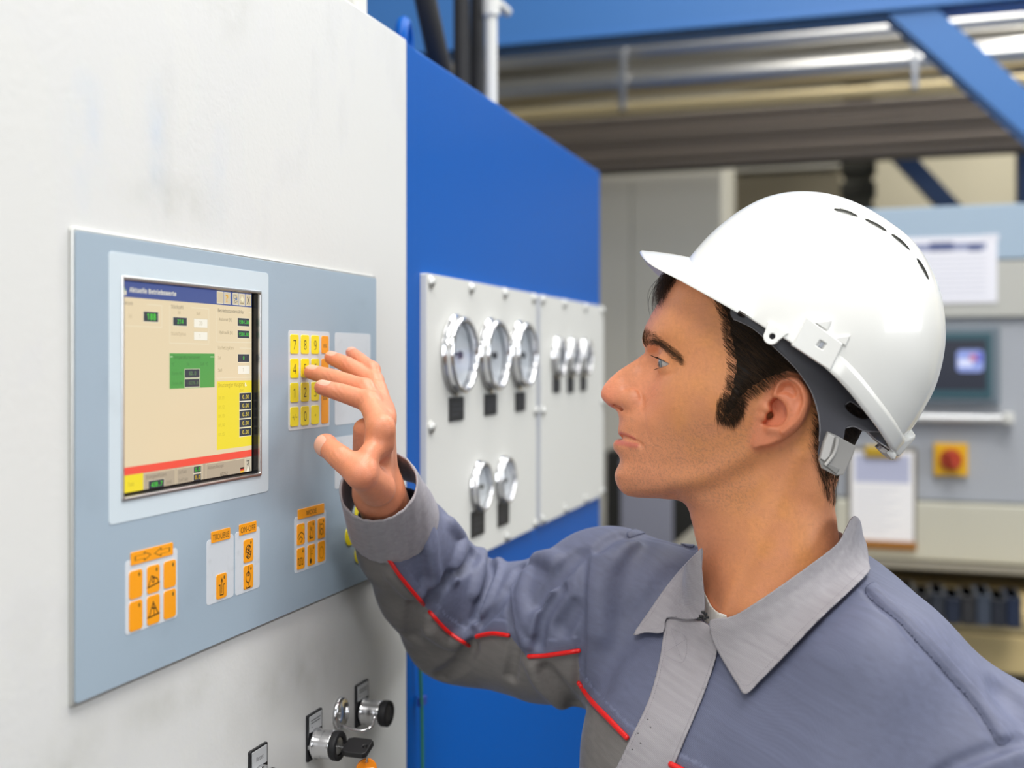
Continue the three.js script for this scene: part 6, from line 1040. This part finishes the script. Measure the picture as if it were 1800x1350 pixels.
// ---------------------------------------------------------------- the safety helmet (same local millimetres as the head, turned back with the rim)
const helmet = thing('safety_helmet', 'glossy white safety helmet with side slots worn tilted back by the man', 'helmet', [0, 0, 0]);
{
  const TILT = 0.672, rX = Math.cos(TILT), rY = Math.sin(TILT), O0 = hp(1392, 606);
  const toH = (a, b) => [(a - O0[0]) * rX + (b - O0[1]) * rY, -(a - O0[0]) * rY + (b - O0[1]) * rX];
  const fromH = (x, y, z) => [O0[0] + x * rX - y * rY, O0[1] + x * rY + y * rX, z];
  const world = (x, y, z) => fromHead(...fromH(x, y, z));
  const A = 112, B = 106, XC = -8;
  // crown profile traced from the photograph, as radius over the angle seen from the middle of the rim
  const crown = spline([[1192, 492], [1200, 471], [1213, 452], [1239, 421.5], [1271, 392], [1303, 369], [1340, 350], [1376, 340.5], [1410, 338], [1455, 342.5], [1501, 357.5], [1546, 383], [1588, 415.5], [1620, 452], [1643, 498], [1656, 556], [1658, 594], [1652, 640], [1638, 686], [1618, 724], [1600, 762], [1584, 800]].map(([u, v]) => { const p = hp(u, v), q = toH(p[0], p[1]); return [Math.atan2(q[1], q[0] - XC), Math.hypot(q[0] - XC, q[1])]; }), 6).map(([t, r]) => [t < -1 ? t + 2 * Math.PI : t, r]);
  const crownR = (t) => { if (t <= crown[0][0]) return crown[0][1]; for (let i = 1; i < crown.length; i++) if (t <= crown[i][0]) { const [a, x] = crown[i - 1], [b, y] = crown[i]; return lerp(x, y, (t - a) / (b - a || 1)); } return crown[crown.length - 1][1]; };
  const TOPR = crownR(Math.PI / 2);
  // surface point for an azimuth (0 front, PI rear) and an elevation
  const dome = (phi, el, off = 0) => {
    const c = Math.cos(phi), s = Math.sin(phi), rs = crownR(c >= 0 ? el : Math.PI - el), n = 2.25, rl = 1 / Math.pow(Math.pow(Math.abs(Math.cos(el)) / B, n) + Math.pow(Math.abs(Math.sin(el)) / TOPR, n), 1 / n);
    const R = 1 / Math.sqrt(c * c / (rs * rs) + s * s / (rl * rl)) + off;
    return [XC + R * Math.cos(el) * c, R * Math.sin(el), R * Math.cos(el) * s];
  };
  // height of the rim along x
  const rimPts = [[1197, 486], [1225, 502], [1252.6, 517], [1294, 542], [1349, 576], [1381, 593], [1427, 623], [1459, 648], [1491.5, 682], [1519, 717], [1546.6, 753], [1565, 782], [1583, 806]].map(([u, v]) => { let q = [0, 0], w = 90; for (let i = 0; i < 5; i++) { const p = hp(u, v, w); q = toH(p[0], p[1]); w = B * Math.sqrt(Math.max(0, 1 - ((q[0] - XC) / A) ** 2)); } return q; }).sort((p, q) => p[0] - q[0]);
  const rimY = (x) => { if (x <= rimPts[0][0]) return rimPts[0][1]; for (let i = 1; i < rimPts.length; i++) if (x <= rimPts[i][0]) { const t = (x - rimPts[i - 1][0]) / (rimPts[i][0] - rimPts[i - 1][0]); return lerp(rimPts[i - 1][1], rimPts[i][1], t); } return rimPts[rimPts.length - 1][1]; };
  const rimEl = []; for (let i = 0; i <= 96; i++) { const phi = Math.PI * i / 96; let e = 0; for (let k = 0; k < 12; k++) { const p = dome(phi, e), y = rimY(p[0]); e = lerp(e, Math.atan2(y, Math.hypot(p[0] - XC, p[2])), 0.7); } rimEl.push(e); }
  for (let k = 0; k < 3; k++) for (let i = 1; i < 96; i++) rimEl[i] = (rimEl[i - 1] + 2 * rimEl[i] + rimEl[i + 1]) / 4;
  const rimAt = (phi) => { const t = clamp(Math.abs(phi) / Math.PI * 96, 0, 95.999), i = Math.floor(t); return lerp(rimEl[i], rimEl[i + 1], t - i); };
  const grid = (rows, cols, fn, closedCols = false) => {                // rows x cols of points -> geometry
    const pos = [], idx = [], uv = []; for (let i = 0; i < rows; i++) for (let j = 0; j < cols; j++) { const p = fn(i / (rows - 1), j / (closedCols ? cols : cols - 1)); pos.push(p.x, p.y, p.z); uv.push(j / (cols - 1), i / (rows - 1)); }
    for (let i = 0; i + 1 < rows; i++) for (let j = 0; j + (closedCols ? 0 : 1) < cols; j++) { const j2 = (j + 1) % cols, a = i * cols + j, b = i * cols + j2, c = a + cols, d = b + cols; idx.push(a, b, c, b, d, c); }
    const g = new THREE.BufferGeometry(); g.setAttribute('position', new THREE.Float32BufferAttribute(pos, 3)); g.setAttribute('uv', new THREE.Float32BufferAttribute(uv, 2)); g.setIndex(idx); g.computeVertexNormals(); return g;
  };
  const shellM = phys('#f2f2ee', 0.22, { clearcoat: 0.6, clearcoatRoughness: 0.08 });
  // the shell: outer face, rounded rim, inner face as one closed sheet
  const NE = 46, prof = (k) => { // k runs outer apex -> rim -> inner apex
    return k; };
  const shell = grid(NE * 2 + 7, 192, (i, j) => {
    const phi = -Math.PI + 2 * Math.PI * j, n = NE * 2 + 6, k = Math.round(i * n), e0 = rimAt(phi);
    if (k <= NE) { const t = 1 - k / NE; return world(...dome(phi, lerp(e0, Math.PI / 2 - 0.002, Math.pow(t, 1.0)))); }
    if (k >= NE + 6) { const t = (k - NE - 6) / NE; return world(...dome(phi, lerp(e0, Math.PI / 2 - 0.002, t), -2.8)); }
    const t = (k - NE) / 6 * Math.PI, p = dome(phi, e0, -1.4 + 1.4 * Math.cos(t)), d = 1.4 * Math.sin(t); return world(p[0], p[1] - d, p[2]);
  }, true);
  // crown vents: four slots on either side cut right through the shell
  let body = new Brush(mergeVertices(shell, 1e-7)); body.updateMatrixWorld();
  const ev = new Evaluator(); ev.attributes = ['position', 'normal', 'uv'];
  for (const side of [1, -1]) for (const [u, v] of [[1484, 352], [1540, 379], [1586, 413], [1628, 463]]) {
    const p = hp(u, v), q = toH(p[0], p[1]), t = Math.atan2(q[1], q[0] - XC), dir = V(Math.cos(t), Math.sin(t), side * 0.5).normalize(), el = Math.asin(dir.y), phi = Math.atan2(dir.z, dir.x), c = dome(phi, el), c2 = (() => { const d2 = V(Math.cos(t + 0.05), Math.sin(t + 0.05), side * 0.5).normalize(); return dome(Math.atan2(d2.z, d2.x), Math.asin(d2.y)); })();
    const W0 = world(...c), along = world(...c2).sub(W0).normalize(), out = W0.clone().sub(world(XC, 0, 0)).normalize(), across2 = V(0, 0, 0).crossVectors(out, along).normalize(); out.crossVectors(along, across2);
    const cut = new Brush(new THREE.SphereGeometry(1, 24, 16)); cut.matrixAutoUpdate = false; cut.matrix.makeBasis(along.multiplyScalar(0.0098), across2.multiplyScalar(0.0036), out.multiplyScalar(0.014)).setPosition(W0); cut.updateMatrixWorld(true); cut.matrixWorld.copy(cut.matrix);
    const g = cut.geometry.clone().applyMatrix4(cut.matrix), b2 = new Brush(g); b2.updateMatrixWorld(); body = ev.evaluate(body, b2, SUBTRACTION); body.updateMatrixWorld();
  }
  part('shell', body.geometry, shellM, helmet);
  // peak: from the crown out to its rounded edge
  const half = spline([[1127, 440, 0], [1128.5, 444, 16], [1134, 451, 36], [1146, 461, 54], [1165, 472, 70], [1195, 487, 84], [1230, 506, 94], [1268, 527, 101], [1300, 545, 104.5]].map(([u, v, w]) => { const p = hp(u, v, w); return [...toH(p[0], p[1]), w]; }), 6);
  const pc = hp(1214, 452), pq = toH(pc[0], pc[1]), ec = Math.atan2(pq[1], pq[0] - XC);
  const peakPt = (s, t) => {      // s -1..1 across, t 0 root .. 1 edge
    const k = Math.abs(s) * (half.length - 1), i = Math.min(Math.floor(k), half.length - 2), f = k - i, o = half[i].map((x, q) => lerp(x, half[i + 1][q], f)), ph = Math.atan2(o[2], (o[0] - XC) * 0.86), e = lerp(ec, rimAt(ph), smooth(0, 1, Math.pow(Math.abs(s), 0.8))), r = dome(ph, e, -0.6), sg = Math.sign(s) || 1;
    const sag = 0.8 * Math.sin(Math.PI * t) * (1 - Math.abs(s)); return [lerp(r[0], o[0], t), lerp(r[1], o[1], t) + sag, lerp(r[2], o[2], t) * sg];
  };
  part('peak', grid(33, 121, (i, j) => {
    const k = Math.round(i * 32), s = -1 + 2 * j; if (k <= 13) return world(...peakPt(s, k / 13 * 0.985)); if (k >= 19) { const p = peakPt(s, (32 - k) / 13 * 0.985); return world(p[0], p[1] - 2.6, p[2]); }
    const t = (k - 13) / 6 * Math.PI, p = peakPt(s, 0.985 + 0.015 * Math.sin(t)); return world(p[0], p[1] - 1.3 + 1.3 * Math.cos(t), p[2]);
  }), shellM, helmet);
  // raised gutter along the rear rim, flaring into the block at the back
  const prof2 = [[0, -1.6], [2.2, -1.9], [3.6, -0.6], [4.0, 1.5], [3.6, 9.5], [2.8, 12], [0, 14]];
  part('rear_gutter', grid(161, prof2.length, (i, j) => {
    const phi = 1.72 + (2 * Math.PI - 3.44) * i, f = Math.abs(phi - Math.PI), m = Math.min(i, 1 - i), grow = smooth(0, 0.05, m), back = smooth(0.28, 0.14, f), [o, y] = prof2[Math.round(j * (prof2.length - 1))], ph = phi > Math.PI ? 2 * Math.PI - phi : phi, sg = phi > Math.PI ? -1 : 1;
    const e = rimAt(ph), p = dome(ph, e + (y + (y > 5 ? back * 9 : 0)) / 112, o * grow * (1 + 0.9 * back) - 0.3); return world(p[0], p[1], p[2] * sg);
  }), shellM, helmet);
  // rear lip below the block
  part('rear_lip', grid(41, 6, (i, j) => { const phi = Math.PI + (i - 0.5) * 0.62, ph = phi > Math.PI ? 2 * Math.PI - phi : phi, sg = phi > Math.PI ? -1 : 1, q = [[0, 0], [5.5, -1], [7, -4], [6, -6], [2, -5.5], [0, -2]][Math.round(j * 5)], g = smooth(0, 0.12, Math.min(i, 1 - i)), p = dome(ph, rimAt(ph) + q[1] / 112, q[0] * g); return world(p[0], p[1], p[2] * sg); }), shellM, helmet);
  // a frame standing on the shell at a pixel of the photograph's near side
  const onDome = (u, v) => { let w = 90, q; for (let i = 0; i < 12; i++) { const p = hp(u, v, w), h = toH(p[0], p[1]); const el = Math.atan2(h[1], Math.hypot(h[0] - XC, w)), ph = Math.atan2(w, h[0] - XC); q = dome(ph, el); w = lerp(w, q[2], 0.6); } return world(...q); };
  const frame = (u, v, ux, vx, s = 1) => { const o = onDome(u, v), x = onDome(ux, vx).sub(o).normalize(), y0 = onDome(u + (vx - v) * 0.5, v - (ux - u) * 0.5).sub(o), z = V(0, 0, 0).crossVectors(x, y0).normalize(), y = V(0, 0, 0).crossVectors(z, x); return new THREE.Matrix4().makeBasis(x, y, z).setPosition(o); };
  const mirror = (m) => { const flip = (p) => { const h = toHead(p); return fromHead(h[0], h[1], -h[2]); }; return flip; };
  const addBoth = (name, g, mat) => { part(name, g, mat, helmet); const q = g.clone(), p = q.attributes.position; for (let i = 0; i < p.count; i++) { const h = toHead(V(p.getX(i), p.getY(i), p.getZ(i))), w = fromHead(h[0], h[1], -h[2]); p.setXYZ(i, w.x, w.y, w.z); } if (q.index) { const d = q.index.array; for (let i = 0; i < d.length; i += 3) [d[i], d[i + 1]] = [d[i + 1], d[i]]; } else for (let i = 0; i < p.count; i += 3) { const t = [p.getX(i), p.getY(i), p.getZ(i)]; p.setXYZ(i, p.getX(i + 1), p.getY(i + 1), p.getZ(i + 1)); p.setXYZ(i + 1, ...t); } q.computeVertexNormals(); part(name, q, mat, helmet); };
  const F1 = frame(1438, 603, 1470, 624);
  const padShape = new THREE.Shape([[-0.0155, -0.0125], [0.0185, -0.0125], [0.0155, 0.0095], [-0.0185, 0.0115]].map(([x, y]) => new THREE.Vector2(x, y))); padShape.holes.push(roundRect(-0.0005, -0.0026, 0.0053, 0.0026, 0.0006));
  addBoth('accessory_socket', plate(padShape, -0.004, 0.0068, 0.0009, false).applyMatrix4(F1), shellM);
  addBoth('socket_pin', box(0.0026, 0.0044, 0.004, 0.0026, 0, 0.0, 0.0004).applyMatrix4(F1), std('#a9adb6', 0.4));
  const fin = new THREE.Shape([[0, 0], [0.011, 0], [0.0095, 0.0085]].map(([x, y]) => new THREE.Vector2(x, y)));
  addBoth('fin', plate(fin, -0.002, 0.0042, 0.0008, false).translate(-0.011, 0.0115, 0).applyMatrix4(F1), shellM); addBoth('fin', plate(fin, -0.002, 0.0042, 0.0008, false).translate(0.007, 0.0095, 0).applyMatrix4(F1), shellM);
  const F2 = frame(1362, 583, 1390, 599), tab = new THREE.Shape(); tab.moveTo(-0.0085, 0.004); tab.lineTo(-0.0062, -0.0045); tab.absarc(0, -0.0047, 0.0062, Math.PI, Math.PI * 2); tab.lineTo(0.0095, 0.004); tab.lineTo(-0.0085, 0.004); tab.holes.push(new THREE.Path().absarc(0.0004, -0.0042, 0.0023, 0, Math.PI * 2));
  addBoth('strap_lug', plate(tab, -0.0016, 0.0036, 0.0007, false).applyMatrix4(F2), shellM);
  // inner harness: a grey plastic band standing off the head, with its slots
  const AC = -28, AL = 122, BW = 86, bandW = (a) => BW * Math.sqrt(Math.max(0.001, 1 - ((a - AC) / AL) ** 2));
  const bp = (u, v) => { let w = 80, p; for (let i = 0; i < 8; i++) { p = hp(u, v, w); w = lerp(w, bandW(p[0]), 0.7); } return [p[0], p[1]]; };
  const bandEdge = spline([[1284, 545], [1289, 561], [1304, 567], [1322, 576], [1344, 594], [1364, 613], [1383, 631], [1401, 650], [1414, 668], [1424, 684], [1432, 704], [1437.5, 724], [1441, 750], [1440, 776], [1438, 802], [1455, 812], [1474, 795], [1483, 770], [1487, 752], [1500, 749.5], [1518, 757], [1546, 759], [1566, 764], [1580, 745], [1545, 690], [1490, 625], [1420, 560], [1350, 515], [1302, 515]].map(([u, v]) => bp(u, v)), 3, true);
  const slot = spline([[1486, 711], [1494, 706], [1508, 714], [1524, 725], [1527, 734], [1514, 736], [1498, 728], [1488, 719]].map(([u, v]) => bp(u, v)), 3, true), eyelet = bp(1306, 548);
  const band = sculpt((a, b, w) => { const e = (Math.hypot((a - AC) / AL, w / BW) - 1) * 86; return smax(Math.abs(e) - 1.1, Math.max(polygon(a, b, bandEdge), -polygon(a, b, slot), 4 - Math.hypot(a - eyelet[0], b - eyelet[1])), 0.8); }, [-155, -110, 6], [35, 75, 92], 0.9, 1.6, true);
  const harnessM = phys('#4b4b52', 0.42);
  addBoth('headband', toGeometry(headToWorld(band), null, (x, y, z) => [x, y]), harnessM);
  const wire = (px, r) => addBoth('headband_edge', tube(px.map(([u, v]) => { const [a, b] = bp(u, v); return fromHead(a, b, bandW(a) + 1); }), r, 80, 8), std('#7d7c80', 0.45));
  wire([[1289, 561], [1304, 567], [1322, 576], [1344, 594], [1364, 613], [1383, 631], [1401, 650], [1414, 668], [1424, 684], [1432, 704], [1437.5, 724], [1441, 750], [1440, 776]], 0.00055); wire([[1486, 711], [1494, 706], [1508, 714], [1524, 725]], 0.0005); wire([[1487, 752], [1500, 749.5], [1518, 757], [1546, 759]], 0.0005);
  const cw = 77, cp = (u, v) => { const p = hp(u, v, cw); return new THREE.Vector2(p[0] / 1000, p[1] / 1000); }, clipM = phys('#a09e9b', 0.4, { transmission: 0.15, thickness: 0 }), place = (g) => { const p = g.attributes.position; for (let i = 0; i < p.count; i++) { const a = p.getX(i) * 1000, q = fromHead(a, p.getY(i) * 1000, p.getZ(i) * 1000 + (a + 75) * 0.45); p.setXYZ(i, q.x, q.y, q.z); } g.computeVertexNormals(); return g; };
  const clip = (pts, z, t, m, name) => addBoth(name, place(plate(new THREE.Shape(pts.map(([u, v]) => cp(u, v))), z, t, 0.0008, false)), m);
  clip([[1452, 757], [1470, 765], [1504, 784], [1498, 801], [1481, 834], [1466, 834], [1441, 820], [1436.5, 806], [1444, 775]], 0.077, 0.007, clipM, 'adjuster_clip'); clip([[1453, 760], [1465, 766], [1455, 800], [1446, 808], [1439, 803], [1446, 776]], 0.084, 0.0016, phys('#bcbab7', 0.4), 'clip_tongue'); clip([[1449, 817], [1455, 812], [1474, 822], [1468, 832]], 0.0842, 0.001, phys('#7f7e7c', 0.45), 'clip_foot');
  const rib = [[1469, 768], [1468, 780], [1463, 795], [1454, 807], [1447, 815]].map(([u, v]) => { const p = cp(u, v); return fromHead(p.x * 1000, p.y * 1000, 85.6 + (p.x * 1000 + 75) * 0.45); }); addBoth('clip_rib', tube(rib, 0.0013, 40, 10), phys('#b4b2af', 0.4));
}
renderer.render(scene, camera);
